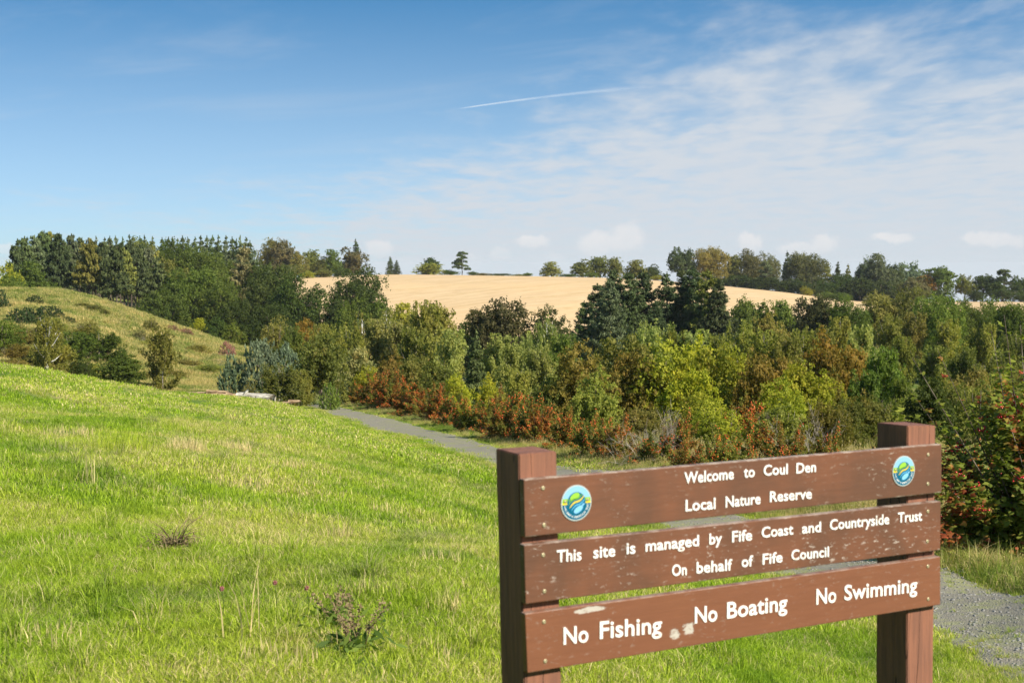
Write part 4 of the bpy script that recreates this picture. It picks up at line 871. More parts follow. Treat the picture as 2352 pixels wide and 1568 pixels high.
# ------------------------------------------------------------------ shrubs on the dry hill
for r in [('gorse', 79, 699, 38, 18, 'gorse', 'small dark gorse bush just below the hill top'), ('gorse', 0, 712, 40, 40, 'gorse', 'dark gorse cut by the left edge on the hill top'), ('gorse', 45, 746, 60, 34, 'gorse', 'left gorse of the dark patch on the upper hill'), ('gorse', 78, 744, 60, 34, 'gorse', 'middle gorse of the dark patch on the upper hill'), ('gorse', 112, 728, 60, 22, 'gorse', 'right gorse of the dark patch on the upper hill'),
          ('gorse', 155, 742, 34, 12, 'gorse', 'flat gorse cushion right of the dark patch'), ('bush', 190, 708, 36, 12, 'dkolive', 'low bramble on the upper slope, left one'), ('bush', 215, 716, 40, 14, 'dkolive', 'low bramble on the upper slope, middle one'), ('bush', 238, 724, 30, 12, 'dkolive', 'low bramble on the upper slope, right one'),
          ('bush', 197, 782, 50, 38, 'olive', 'green bush half way down the slope'), ('bush', 55, 800, 60, 44, 'olbrown', 'brownish bush on the left of the hill'), ('bush', 8, 815, 66, 66, 'mid', 'green bush at the left edge of the hill'), ('bush', 38, 838, 60, 40, 'golden', 'yellowish scrub low on the hill at the left'), ('bush', 75, 850, 70, 34, 'olive', 'olive scrub beside the white birch stem'), ('bush', 20, 852, 60, 24, 'olbrown', 'brown scrub at the meadow edge, far left'),
          ('willow', 165, 835, 84, 58, 'grn2', 'green scrub willow, left of the wide pair'), ('willow', 228, 838, 88, 60, 'oak', 'darker scrub willow, right of the wide pair'), ('willow', 135, 860, 70, 56, 'olive', 'olive scrub right of the birch stem'), ('bush', 188, 878, 46, 44, 'dkoak', 'dark small bush at the meadow edge'), ('bush', 220, 878, 36, 36, 'olive', 'small olive bush left of the round dark one'),
          ('oak', 278, 898, 82, 70, 'oak', 'round dense dark bush at the meadow edge, most distinct on the slope'), ('willow', 374, 902, 64, 120, 'olive', 'thin grey-green sapling clump standing in front of the dry slope'), ('bush', 349, 770, 34, 34, 'dkolive', 'thin dark sapling on the hill shoulder'), ('sparse', 316, 786, 36, 26, 'dkbrown', 'brown dead-looking shrub on the slope'),
          ('bush', 432, 845, 60, 16, 'olbrown', 'low bramble patch at the right of the slope'), ('bush', 478, 856, 60, 14, 'olive', 'low scrub patch before the pines'), ('bush', 330, 872, 50, 16, 'olbrown', 'flat brown-green weeds right of the round bush'), ('bush', 130, 765, 50, 26, 'olive', 'thin olive scrub behind the birch crown'), ('bush', 250, 800, 40, 16, 'olbrown', 'low brown scrub in the middle of the slope'), ('bush', 95, 800, 70, 30, 'dkolive', 'dull scrub thicket just behind the birch crown'), ('bush', 110, 830, 80, 34, 'olive', 'olive scrub thicket around the birch stem'), ('bush', 160, 808, 70, 30, 'golden', 'yellowish scrub above the green scrub willows'), ('bush', 290, 850, 50, 20, 'olbrown', 'brown weeds above the round dense bush'), ('bush', 30, 775, 70, 24, 'olbrown', 'brown bracken below the dark gorse patch'), ('bush', 100, 775, 60, 20, 'brown', 'brown bracken right of the middle gorse'), ('bush', 400, 870, 50, 18, 'golden', 'yellow-brown weeds right of the sapling clump'), ('bush', 340, 800, 44, 14, 'olive', 'low green weeds in the middle of the slope'), ('bush', 455, 810, 44, 14, 'olive', 'low green weeds near the tarmac track'), ('gorse', 590, 800, 40, 26, 'gorse', 'dark gorse above the large grey-green pine, beside the track')]:
    r = list(r)
    if r[2] > 780: r[3] *= 1.2; r[4] *= 1.08
    G(*r)
G('birch', 108, 866, 74, 126, 'olive', 'slender birch with a white stem at the foot of the hill', name='birch_tree')
for (x, b, w, h, l) in [(395, 764, 30, 14, 'pink seed-headed willowherb, left patch below the bright shrub'), (425, 772, 34, 16, 'pink seed-headed willowherb, right patch below the bright shrub'), (522, 822, 34, 34, 'pinkish brown willowherb clump beside the tarmac track')]:
    G('gorse', x, b, w, h, 'pink', l, 130, 'willowherb clumps', name='willowherb_clump', cat='weeds')
# ------------------------------------------------------------------ grass
def blades(seed, n, R, h, w, lean=.5, droop=.35, hv=.5, tmul=1.0, tadd=0.0, head=0.0, disc=True):
    g = np.random.default_rng(seed)
    r = R * np.sqrt(g.random(n)) if disc else R * g.random(n); a = 2 * PI * g.random(n)
    B = np.stack([r * np.cos(a), r * np.sin(a), -0.02 * np.ones(n)], -1)
    hh = h * (1 - hv + 2 * hv * g.random(n) ** 1.3) * (1 - .3 * (r / R) ** 2); az_ = 2 * PI * g.random(n); ln = lean * (0.15 + g.random(n)); tw = 2 * PI * g.random(n)
    D = np.stack([np.cos(az_), np.sin(az_), 0 * az_], -1); Wd = np.stack([np.cos(tw), np.sin(tw), 0 * tw], -1) * (w * (.6 + .8 * g.random(n)))[:, None] * .5
    m = B + D * (ln * hh * .35)[:, None] + UP * (hh * .55)[:, None]
    t = B + D * (ln * hh * 1.0)[:, None] + UP * (hh * (1 - droop * ln))[:, None]
    V = np.stack([B - Wd, B + Wd, m + Wd * .8, m - Wd * .8, t], 1).reshape(-1, 3)
    i = 5 * np.arange(n)[:, None]
    F3 = np.concatenate([i + [[0, 1, 2]], i + [[0, 2, 3]], i + [[3, 2, 4]]], 1).reshape(-1, 3)
    T = np.repeat(np.clip(g.random(n) * tmul + tadd, 0, 1), 3)
    return V, F3, T
def merge(ls):
    V = []; F_ = []; T = []; k = 0
    for v, f, t in ls: V.append(v); F_.append(f + k); T.append(t); k += len(v)
    return np.concatenate(V), np.concatenate(F_), np.concatenate(T)
def seedheads(seed, n, R, h):
    g = np.random.default_rng(seed); Tb = Tubes(); V, F_, T = blades(seed, n, R, h, .004, .35, .15, .25, .0, .98)
    tips = V.reshape(-1, 5, 3)[:, 4]; P = np.repeat(tips, 7, 0) - UP * np.tile(np.linspace(0, .1, 7), n)[:, None] * h + g.standard_normal((n * 7, 3)) * .006
    v2, f2 = leaves(P, rdir(len(P), g), .012, g, 2.2, along=np.tile(UP, (len(P), 1)))
    f3 = np.concatenate([f2[:, [0, 1, 2]], f2[:, [0, 2, 3]]], 1).reshape(-1, 3)
    return merge([(V, F_, T), (v2, f3, np.full(len(f3), .97))])
SRC = {}
def source(key, meshes):
    c = bpy.data.collections.new('grass_' + key); SRC[key] = c
    for i, me in enumerate(meshes): c.objects.link(bpy.data.objects.new('tuft', me))
def gm(v, mat): return mesh_np('tuft', v[0], v[1], v[2], [M[mat]])
source('near', [gm(blades(i, 300, .17, .055 + .01 * (i % 3), .0034, .95, .35), 'grass') for i in range(7)])
source('mid', [gm(blades(20 + i, 300, .34, .075, .0065, .8, .35), 'grass') for i in range(5)])
source('far', [gm(blades(40 + i, 260, .75, .075, .016, .7, .35), 'grass') for i in range(4)])
source('tuft', [gm(merge([blades(60 + i, 90, .07, .17, .004, .8, .3, tmul=.35, tadd=.05 + .12 * i), blades(70 + i, 26, .08, .2, .0035, 1.0, .4, tmul=.1, tadd=.88)]), 'grass') for i in range(4)])
source('stalk', [gm(blades(80 + i, 12, .16, .19, .0026, 1.4, .4, .4, .02, .97), 'grass') for i in range(4)])
source('verge', [gm(merge([blades(90 + i, 200, .4, .30, .009, .55, .3), seedheads(95 + i, 12, .35, .52)]), 'longgrass') for i in range(4)])
source('foot', [gm(blades(110 + i, 110, .32, .33, .006, 1.0, .45), 'longgrass') for i in range(4)])
source('hill', [gm(blades(100 + i, 260, 1.0, .38, .03, .6, .3), 'drygrass') for i in range(4)])

def scatter(name, key, X, Y, S_, label, dz=0.0, cat='grass'):
    n = len(X); Z = Hn(X, Y) + dz
    me = bpy.data.meshes.new(name); me.vertices.add(n); me.vertices.foreach_set('co', np.stack([X, Y, Z], -1).astype(np.float32).ravel())
    a = me.attributes.new('scl', 'FLOAT', 'POINT'); a.data.foreach_set('value', S_.astype(np.float32))
    a = me.attributes.new('rot', 'FLOAT', 'POINT'); a.data.foreach_set('value', (rng.random(n) * 2 * PI).astype(np.float32))
    o = obj(name, me, kind='stuff', label=label, cat=cat)
    t = bpy.data.node_groups.new('scatter_' + key, 'GeometryNodeTree')
    t.interface.new_socket('Geometry', in_out='INPUT', socket_type='NodeSocketGeometry'); t.interface.new_socket('Geometry', in_out='OUTPUT', socket_type='NodeSocketGeometry')
    gi = t.nodes.new('NodeGroupInput'); go = t.nodes.new('NodeGroupOutput'); ip = t.nodes.new('GeometryNodeInstanceOnPoints'); ci = t.nodes.new('GeometryNodeCollectionInfo')
    ci.inputs['Collection'].default_value = SRC[key]; ci.inputs['Separate Children'].default_value = True; ci.inputs['Reset Children'].default_value = True
    ip.inputs['Pick Instance'].default_value = True
    na_ = t.nodes.new('GeometryNodeInputNamedAttribute'); na_.data_type = 'FLOAT'; na_.inputs[0].default_value = 'scl'
    nb_ = t.nodes.new('GeometryNodeInputNamedAttribute'); nb_.data_type = 'FLOAT'; nb_.inputs[0].default_value = 'rot'
    cx = t.nodes.new('ShaderNodeCombineXYZ'); mp = t.nodes.new('GeometryNodeMeshToPoints')
    t.links.new(nb_.outputs[0], cx.inputs[2]); t.links.new(gi.outputs[0], ip.inputs['Points']); t.links.new(ci.outputs[0], ip.inputs['Instance'])
    t.links.new(cx.outputs[0], ip.inputs['Rotation']); t.links.new(na_.outputs[0], ip.inputs['Scale']); t.links.new(ip.outputs[0], go.inputs[0])
    md = o.modifiers.new('scatter', 'NODES'); md.node_group = t
    return o
def inpath(X, Y, m=0.0):
    e = m + .07 * np.sin(Y * 2.3) + .05 * np.sin(Y * 5.1 + X)
    return (X > pathL(Y) - e) & (X < pathR(Y) + e)
def wedge(n, Y0, Y1, p=1.0, half=.47, ext=1.5):
    Y = np.sqrt(Y0 ** 2 + (Y1 ** 2 - Y0 ** 2) * rng.random(n)) if p == 1 else Y0 + (Y1 - Y0) * rng.random(n) ** p
    X = (rng.random(n) * 2 - 1) * (half * Y + ext); return X, Y
def leftside(X, Y): return X < pathR(Y) + 0
X, Y = wedge(9000, 1.5, 12.5, half=.44, ext=.8); k = ~inpath(X, Y, -.05); scatter('meadow_grass', 'near', X[k], Y[k], .75 + .55 * rng.random(k.sum()), 'short bright green meadow grass in the foreground')
X, Y = wedge(9500, 11.5, 30); k = ~inpath(X, Y, 0.0); scatter('meadow_grass', 'mid', X[k], Y[k], .75 + .5 * rng.random(k.sum()), 'green meadow grass sloping down behind the sign')
X, Y = wedge(9000, 28, 92); k = ~inpath(X, Y, .1) & (X < pathR(Y) + 1.5) ; scatter('meadow_grass', 'far', X[k], Y[k], .7 + .5 * rng.random(k.sum()), 'bright green grass on the far brow of the meadow')
# tussocks in drifts
X, Y = wedge(9000, 3, 40, half=.44, ext=1); nz = np.sin(X * 1.1 + 2 * np.sin(Y * .35)) * np.sin(Y * .8 + 1.5 * np.sin(X * .6)) + .5 * rng.standard_normal(len(X))
k = ~inpath(X, Y, .1) & (nz > .25); scatter('grass_tussocks', 'tuft', X[k], Y[k], .45 + .75 * rng.random(k.sum()) ** 1.5, 'taller tussocks with straw coloured blades in the meadow')
X, Y = wedge(9000, 3, 45, half=.44, ext=1); nz = np.sin(X * .9 + 1.3) * np.sin(Y * .55) + .7 * rng.standard_normal(len(X)); k = ~inpath(X, Y, .1) & (nz > .1)
scatter('grass_stalks', 'stalk', X[k], Y[k], .4 + .8 * rng.random(k.sum()) ** 1.6, 'dry straw stalks standing in the meadow')
# sparse grass creeping over the path edges
n_ = 2600; Y = 6 + 60 * rng.random(n_) ** 1.5; s_ = rng.random(n_) < .5; d_ = .65 * rng.random(n_) ** 2.2
X = np.where(s_, pathL(Y) + d_, pathR(Y) - d_); scatter('path_edge_grass', 'tuft', X, Y, .25 + .3 * rng.random(n_), 'small grass tufts growing into the gravel path')
# verge: long grass between path and hedge, and a thin straw fringe on the meadow side
n_ = 5200; Y = 11 + 81 * rng.random(n_) ** 1.35; wv_ = 1.4 + .045 * Y; X = pathR(Y) + .15 + rng.random(n_) ** 1.2 * wv_ * 2.2
k = Y > 7.0; scatter('verge_grass', 'verge', X[k], Y[k], np.clip(.35 + .7 * (X - pathR(Y))[k] / wv_[k], .35, 1.05) * (.8 + .4 * rng.random(k.sum())), 'long yellowish grass on the verge between path and hedge')
n_ = 900; Y = 15 + 75 * rng.random(n_); X = pathL(Y) - .1 - .35 * rng.random(n_)
scatter('path_fringe_grass', 'tuft', X, Y, .5 + .5 * rng.random(n_), 'straw coloured fringe along the meadow side of the path')
n_ = 15000; px_ = -150 + 800 * rng.random(n_); Y = 100 + 115 * rng.random(n_); X = (px_ - CX) / F * Y
scatter('hill_grass', 'hill', X, Y, .6 + .7 * rng.random(n_), 'tall dry straw coloured grass covering the hill')
n_ = 1600; px_ = 900 + 1600 * rng.random(n_); Y = 26 + 50 * rng.random(n_); X = (px_ - CX) / F * Y; k = X > pathR(Y) + 3
scatter('scrub_grass', 'verge', X[k], Y[k], .6 + .5 * rng.random(k.sum()), 'rough grass under the hedge bushes')

# ------------------------------------------------------------------ single plants in the meadow
def mplant(px, py, Y0=4): return hit(px, py, Y0)
X, Y, z = mplant(398, 1262, 5); r_ = thing('dead_weed_clump', (X, Y, z - .02), 'dark brown dead weed clump in the middle of the left meadow', 'weed')
g = random.Random(3); Tb = Tubes()
for i in range(46):
    a = g.uniform(0, 2 * PI); l = g.uniform(.08, .26); e = g.uniform(.3, 1.0); p1 = (l * math.cos(a) * .5, l * math.sin(a) * .5, .05 + l * e * .6); p2 = (l * math.cos(a), l * math.sin(a), .03 + l * e)
    Tb.tube([(g.uniform(-.05, .05), g.uniform(-.05, .05), 0), p1, p2], [.003, .0025, .001], 4)
m_, nn = new_mat('dead_stem'); finish(nn, principled(nn, (0.2, .15, .08, 1), .9, .1)); M['dead'] = m_
obj('stems', Tb.mesh('stems', [M['dead']]), r_)
L_ = Leafset(); gg = np.random.default_rng(5); P = gg.standard_normal((700, 3)) * np.array([.10, .09, .03]) + np.array([0, 0, .05]); P[:, 2] = np.maximum(P[:, 2], .01); v_, f_ = leaves(P, rdir(700, gg), .008, gg, 3.2); L_.add(v_, f_, gg.random(700)); obj('dead_leaves', L_.mesh('dead_leaves', [M['dead']]), r_)
def dock(px, py, lab, hgt, seed, nst=7):
    X, Y, z = mplant(px, py, 4); r_ = thing('dock_plant', (X, Y, z - .02), lab, 'weed'); g = random.Random(seed); gg = np.random.default_rng(seed); Tb = Tubes(); P = []
    for i in range(nst):
        a = g.uniform(0, 2 * PI); l = g.uniform(.05, .2); h = hgt * g.uniform(.6, 1)
        pts = [(g.uniform(-.04, .04), g.uniform(-.04, .04), 0), (l * .4 * math.cos(a), l * .4 * math.sin(a), h * .5), (l * math.cos(a), l * math.sin(a), h)]
        Tb.tube(pts, [.003, .0025, .0015], 4)
        for s in np.linspace(.45, 1, 9):
            c = np.array(pts[1]) * (1 - (s - .5) * 2) + np.array(pts[2]) * ((s - .5) * 2) if s > .5 else np.array(pts[1])
            P.append(c + gg.standard_normal((7, 3)) * .008)
    obj('stems', Tb.mesh('stems', [M['dead']]), r_); P = np.concatenate(P); v_, f_ = leaves(P, rdir(len(P), gg), .011, gg, 1.2); L_ = Leafset(); L_.add(v_, f_, gg.random(len(P))); obj('seed_heads', L_.mesh('seed_heads', [M['dead']]), r_, kind='stuff')
    P = gg.standard_normal((60, 3)) * np.array([.09, .09, .02]) + np.array([0, 0, .08]); L_ = Leafset(); v_, f_ = leaves(P, UP + rdir(60, gg) * .9, .022, gg, 3.5); L_.add(v_, f_, gg.random(60)); o = obj('leaves', L_.mesh('leaves', [M['leaf']]), r_); o.color = (.16, .22, .04, 1)
dock(820, 1500, 'weed with dark seed heads in the lower middle of the meadow, left of the sign', .30, 4, 9)
dock(770, 1440, 'smaller dark-seeded weed just behind the large one', .26, 8, 4)
def rush(px, py, R, h, n, lab, mat, tm, ta, seed):
    X, Y, z = mplant(px, py, 5); v = blades(seed, n, R, h, .006, .35, .15, .35, tm, ta); o = obj('grass_clump', gm(v, mat), label=lab, cat='grass clump'); o.location = (X, Y, z); o['kind'] = 'stuff'
rush(275, 1040, .45, .34, 420, 'dark green rush clump in the upper left meadow', 'grass', .15, .0, 201)
rush(900, 1048, .5, .26, 420, 'lush dark green grass clump near the path', 'grass', .1, 0, 202)
rush(425, 1040, .30, .30, 300, 'straw coloured grass clump, left of two pale ones on the upper meadow', 'grass', .05, .95, 203)
rush(530, 1042, .34, .26, 300, 'straw coloured grass clump, right of two pale ones on the upper meadow', 'grass', .05, .95, 204)
rush(1042, 1075, .22, .2, 200, 'small brown tussock beside the path above the left sign post', 'grass', .1, .9, 205)
rush(780, 1240, .10, .24, 46, 'pale straw tussock in the centre of the meadow', 'grass', .05, .95, 206)
rush(200, 1110, .10, .45, 26, 'few tall pale straw blades leaning left in the upper meadow', 'grass', .02, .98, 207)
rush(555, 1470, .10, .42, 12, 'thin tall straw stalks in the foreground left of the seeded weed', 'grass', .02, .98, 208)
for j_, (px, py, R, h, n, st) in enumerate([(140, 1000, .5, .22, 260, 1), (60, 1035, .6, .2, 260, 1), (340, 985, .7, .2, 300, 0), (660, 1075, .35, .18, 160, 1), (750, 1090, .3, .16, 140, 0), (560, 1110, .35, .16, 150, 1), (860, 1180, .3, .17, 130, 1), (930, 1230, .25, .15, 110, 1), (1080, 1180, .3, .15, 130, 0), (1000, 1290, .2, .16, 90, 1), (640, 1260, .2, .14, 80, 1), (120, 1250, .25, .15, 100, 1), (300, 1350, .2, .14, 80, 0), (80, 1480, .25, .16, 110, 1), (640, 1520, .2, .16, 80, 1), (960, 1500, .2, .14, 80, 1), (870, 1370, .15, .2, 60, 1), (450, 1190, .25, .14, 90, 1), (1700, 1530, .25, .15, 110, 1), (1460, 1540, .2, .14, 90, 0)]):
    rush(px, py, R, h * .8, n, ('straw blond' if st else 'deep green') + ' grass clump, ' + ['far left of the upper meadow', 'left edge of the upper meadow', 'below the brow of the hill', 'in the middle of the upper meadow', 'right of the middle of the upper meadow', 'below the two pale straw clumps', 'towards the path in the middle distance', 'between path and sign post', 'beside the left sign post, halfway up', 'left of the left post at board height', 'left of the meadow centre, beside the dead weed', 'left of the dead weed clump', 'in the lower left meadow', 'at the lower left corner', 'left of the seeded weed', 'right of the seeded weed', 'just behind the seeded weed', 'above the dead weed clump', 'under the bottom board near the right post', 'under the bottom board near its middle'][j_], 'grass', .08, .93 if st else .0, 300 + j_)
rush(1010, 1400, .13, .16, 90, 'flattened straw tussock left of the sign post', 'grass', .05, .95, 209)
m_, nn = new_mat('clover_pink'); finish(nn, principled(nn, (0.40, .17, .16, 1), .7, .2)); M['clover'] = m_
for px, py, lab in [(632, 1358, 'pink clover flower standing above the grass'), (510, 1374, 'fading reddish clover flower, lower left of the pink one'), (705, 1372, 'brownish clover flower right of the pink one')]:
    X, Y, z = mplant(px, py + 52, 5); r_ = thing('clover_flower', (X, Y, z), lab, 'flower'); Tb = Tubes(); Tb.tube([(0, 0, 0), (.01, 0, .08), (0, 0, .16)], .0015, 4); o = obj('stem', Tb.mesh('stem', [M['leaf']]), r_); o.color = (.08, .13, .03, 1)
    gg = np.random.default_rng(9); P = rdir(90, gg) * .0075 + np.array([0, 0, .165]); v_, f_ = leaves(P, rdir(90, gg), .008, gg, 2); L_ = Leafset(); L_.add(v_, f_, gg.random(90)); obj('petals', L_.mesh('petals', [M['clover']]), r_)

# ------------------------------------------------------------------ fallen log and rotten wood
m_, nn = new_mat('weathered_log'); oc = nn.new('ShaderNodeTexCoord').outputs['Object']; v = nn.vmath('MULTIPLY', oc, (.35, 2.5, 2.5)); a = nn.noise(v, 3.5, 7, .7, .3); b = nn.noise(oc, 1.6, 4, .6)
c = nn.mix(nn.ramp(a, .38, .62), (.17, .145, .11, 1), (.58, .54, .46, 1)); c = nn.mix(nn.ramp(b, .58, .7), c, (.1, .08, .05, 1)); finish(nn, principled(nn, c, .9, .15, a, .06)); M['log'] = m_
m_, nn = new_mat('rotten_wood'); oc = nn.new('ShaderNodeTexCoord').outputs['Object']; a = nn.noise(nn.vmath('MULTIPLY', oc, (.5, 3, 3)), 4, 6, .7); finish(nn, principled(nn, nn.mix(nn.ramp(a, .35, .65), (.13, .075, .04, 1), (.5, .36, .22, 1)), .95, .1, a, .05)); M['rot'] = m_
def logmesh(L, r, seed, name='log', mat='log', n=20, k=16, taper=.15):
    g = random.Random(seed); V = []; Fc = []
    ph = [g.uniform(0, 6.3) for _ in range(6)]
    for i in range(k):
        t = i / (k - 1); x = (t - .5) * L
        for j in range(n):
            a = 2 * PI * j / n; rr = r * (1 - taper * t) * (1 + .07 * math.sin(2 * a + ph[0] + t * 2) + .05 * math.sin(5 * a + ph[1] + 3 * t) + .04 * math.sin(9 * a + ph[2]) + .04 * math.sin(t * 9 + a + ph[3])) * (1 if 0 < i < k - 1 else .9)
            V.append((x + (.05 * r * g.uniform(-1, 1) if i in (0, k - 1) else 0), rr * math.cos(a), rr * math.sin(a) * .9))
    for i in range(k - 1):
        for j in range(n): Fc.append((i * n + j, i * n + (j + 1) % n, (i + 1) * n + (j + 1) % n, (i + 1) * n + j))
    Fc.append(tuple(range(n))); Fc.append(tuple((k - 1) * n + j for j in range(n))[::-1])
    return mesh_py(name, V, Fc, [M[mat]], True)
p = at(588, 915, 73); zl = H(p[0], 73); yl = 73
Lw = 84 / F * 73; zc = at(588, 913, 73)[2]
root = thing('fallen_log', (p[0], 73, zc), 'pale grey weathered log lying at the edge of the meadow', 'log', rz=math.radians(-8))
root.rotation_euler[1] = math.radians(1.5)
lg = obj('trunk', logmesh(Lw * 1.08, .255, 5), root); st = obj('branch_stub', logmesh(.5, .09, 6, k=6), root); st.location = (-.55, -.1, .2); st.rotation_euler = (0, -.9, .4)
# earth under the log so that it lies on the brow
tint_ = random.Random(11)
for i, (x, y, w, hh_, lab) in enumerate([(536, 909, 34, 14, 'broken end piece of the grey log with brown cracked wood'), (512, 907, 28, 12, 'brown rotten stump piece left of the grey log'), (488, 905, 34, 8, 'low heap end of rotten brown timber'), (452, 902, 46, 6, 'long flat brown plank of rotten wood, furthest left'), (500, 899, 52, 6, 'thin brown branch lying across the rotten wood'), (655, 925, 30, 8, 'small brown rotten log to the right of the grey one'), (676, 922, 28, 9, 'brown bracken-covered stump near the path end')]):
    Y = 73.5 if x < 600 else 79; p = at(x, y, Y); w_ = w / F * Y; r = hh_ / F * Y * .62
    o = obj('rotten_log', logmesh(w_, r, 20 + i, mat='rot', k=9, n=10, taper=.35), label=lab, cat='log', group='pieces of rotten wood beside the log'); o.location = p; o.rotation_euler = (0, tint_.uniform(-.08, .12), tint_.uniform(-.5, .2))

# ------------------------------------------------------------------ guelder rose on the right, close to the path
BX, BY = 6.8, 18.3
bz = H(BX, BY); root = thing('guelder_rose_bush', (BX, BY, bz - .03), 'large berry bush with red-tinted leaves at the right edge beside the path', 'bush', scale=(1.72, 1.72, 1.42))
gg = np.random.default_rng(77); Wb, Hb = 1.12, 2.05
SH = []
for i in range(230):
    a = gg.uniform(0, 2 * PI); e = gg.uniform(.02, 1.45); d = np.array([math.cos(a) * math.cos(e), math.sin(a) * math.cos(e), math.sin(e)]); b = np.array([gg.normal() * .14, gg.normal() * .14, .02])
    full = np.array([Wb, Wb, Hb]); ln = gg.uniform(.72, 1.0) if i < 150 else gg.uniform(.35, .75)
    SH.append((b, d * full * ln, gg.uniform(.02, .16)))
for (ex, ez) in [(-1.02, 1.92), (-.82, 1.98), (-.42, 2.16), (-.15, 2.2), (-.95, 1.6), (.3, 2.3), (-1.15, 1.2), (-.35, 2.3)]: SH.append((np.array([0, 0, .02]), np.array([ex, gg.uniform(-.3, .1), ez]), .0))
LP = []; LD = []; LT = []; BC = []
for i, (b, v_, sag) in enumerate(SH):
    m_ = 120 if i < 230 else 26; s = (gg.random(m_) ** .55) if i < 230 else .5 + .5 * gg.random(m_)
    LP.append(b + v_ * s[:, None] - UP * (sag * s ** 2)[:, None] + gg.standard_normal((m_, 3)) * (.085 * (1.1 - .7 * s))[:, None] * (1 if i < 230 else .45)); LD.append(np.tile(v_ / np.linalg.norm(v_), (m_, 1))); LT.append(.35 * gg.random() + .65 * gg.random(m_))
    if i < 230 and gg.random() < .8 and v_[2] > .4: BC.append(b + v_ * gg.uniform(.82, 1.0) - UP * sag)
LP = np.concatenate(LP); LD = np.concatenate(LD); LT = np.concatenate(LT); LP[:, 2] = np.maximum(LP[:, 2], .03)
nL = len(LP); Nn = LD * .35 + UP * .55 + rdir(nL, gg) * .75; Nn /= np.linalg.norm(Nn, axis=1, keepdims=True); t = LD + .8 * rdir(nL, gg); t -= (t * Nn).sum(1, keepdims=True) * Nn; t /= np.linalg.norm(t, axis=1, keepdims=True); bb = np.cross(Nn, t)
lobes = [(0, -.1), (.28, -.02), (.55, .3), (.26, .38), (0, 1.0), (-.26, .38), (-.55, .3), (-.28, -.02)]      # three pointed lobes
sz = (.034 + .022 * gg.random(nL))[:, None]; VV = []
for (x, y) in lobes: VV.append(LP + bb * sz * x * 1.15 + t * sz * (y - .2) * 1.1 - Nn * sz * (abs(x) * .25 + .12 * y * y))
VV = np.stack(VV, 1).reshape(-1, 3); i8 = 8 * np.arange(nL)[:, None]
FF = np.concatenate([i8 + [[0, 1, 3]], i8 + [[1, 2, 3]], i8 + [[0, 3, 4]], i8 + [[0, 4, 5]], i8 + [[5, 6, 7]], i8 + [[0, 5, 7]]], 1).reshape(-1, 3)
o = obj('foliage', mesh_np('foliage', VV, FF, np.repeat(LT, 6), [M['vib']]), root); o.color = (.22, .25, .04, 1)
ib = bmesh.new(); bmesh.ops.create_icosphere(ib, subdivisions=2, radius=1); iv = np.array([v.co[:] for v in ib.verts]); if_ = np.array([[v.index for v in f.verts] for f in ib.faces]); ib.free()
bv = []; nbz = 0
for c in BC:
    for j in range(gg.integers(10, 20)): bv.append(iv * gg.uniform(.0065, .0085) + c + gg.standard_normal(3) * np.array([.026, .026, .02])); nbz += 1
o = obj('berries', mesh_np('berries', np.concatenate(bv), (if_[None] + len(iv) * np.arange(nbz)[:, None, None]).reshape(-1, 3), np.repeat(gg.random(nbz), len(if_)), [M['vberry']]), root, kind='stuff')
o.data.polygons.foreach_set('use_smooth', [True] * len(o.data.polygons))
Tb = Tubes()
for b, v_, sag in SH[::3] + SH[-8:]: Tb.tube([tuple(b * .3 - np.array([0, 0, .05])), tuple(b + v_ * .3), tuple(b + v_ * .65 - UP * sag * .4), tuple(b + v_ - UP * sag)], [.011, .008, .005, .002], 5)
obj('stems', Tb.mesh('stems', [M['bark']]), root)
# a second clump of the same shrub further right, and dark low growth at its foot
T('bush', 2560, 930, 260, 22, 'dkolive', 'leafy bush behind the berry bush at the right edge')
T('bush', 2330, 1060, 130, 21.5, 'dkolive', 'low dark leafy bush behind the foot of the berry bush')
T('hawthorn', 2240, 985, 120, 25, 'dkolive', 'dark hawthorn showing between the berry bush and the right sign post', 'berry-bearing hawthorns along the path')
X = 4.6 + 4.6 * rng.random(1500); Y = 13 + 8 * rng.random(1500); k = X > pathR(Y) + .1
scatter('bush_foot_grass', 'foot', X[k], Y[k], .7 + .6 * rng.random(k.sum()), 'long dark grass at the foot of the berry bush')

# ------------------------------------------------------------------ the sign
kx = 1.741497
def r4(px, py): r = ray(px / kx, py / kx); return r / r[1]
HT = 0.52
Y0 = HT / (r4(2102, 1917.4)[2] - r4(2102, 2691)[2]); Y1 = HT / (r4(3764.5, 1775.5)[2] - r4(3764.5, 2417)[2])
A0 = r4(2102, 2300) * Y0; A1 = r4(3764.5, 2100) * Y1; A0[2] = A1[2] = 0
sdir = (A1 - A0) / np.linalg.norm(A1 - A0); nrm = np.array([sdir[1], -sdir[0], 0.0])       # nrm faces the camera side
zb_ = -1.2
ORG = np.array([A0[0], A0[1], 0.0])
def sp(px, py, off=0.0):
    """photo pixel -> (s, z) on the sign plane pushed `off` along its normal"""
    r = r4(px, py); o_ = ORG + nrm * off; t = (o_ @ nrm) / (r @ nrm); p = r * t - ORG
    return float(p @ sdir), float(p[2])
rzs = math.atan2(sdir[1], sdir[0])
gz = H(ORG[0] + sdir[0] * .7, ORG[1] + sdir[1] * .7)
sign = thing('information_sign', (ORG[0], ORG[1], gz), 'brown wooden nature reserve sign with white lettering on three boards', 'sign', rz=rzs)
def loc(s, n, z): return (s, -n, z - gz)        # local x along the board, -y towards the viewer
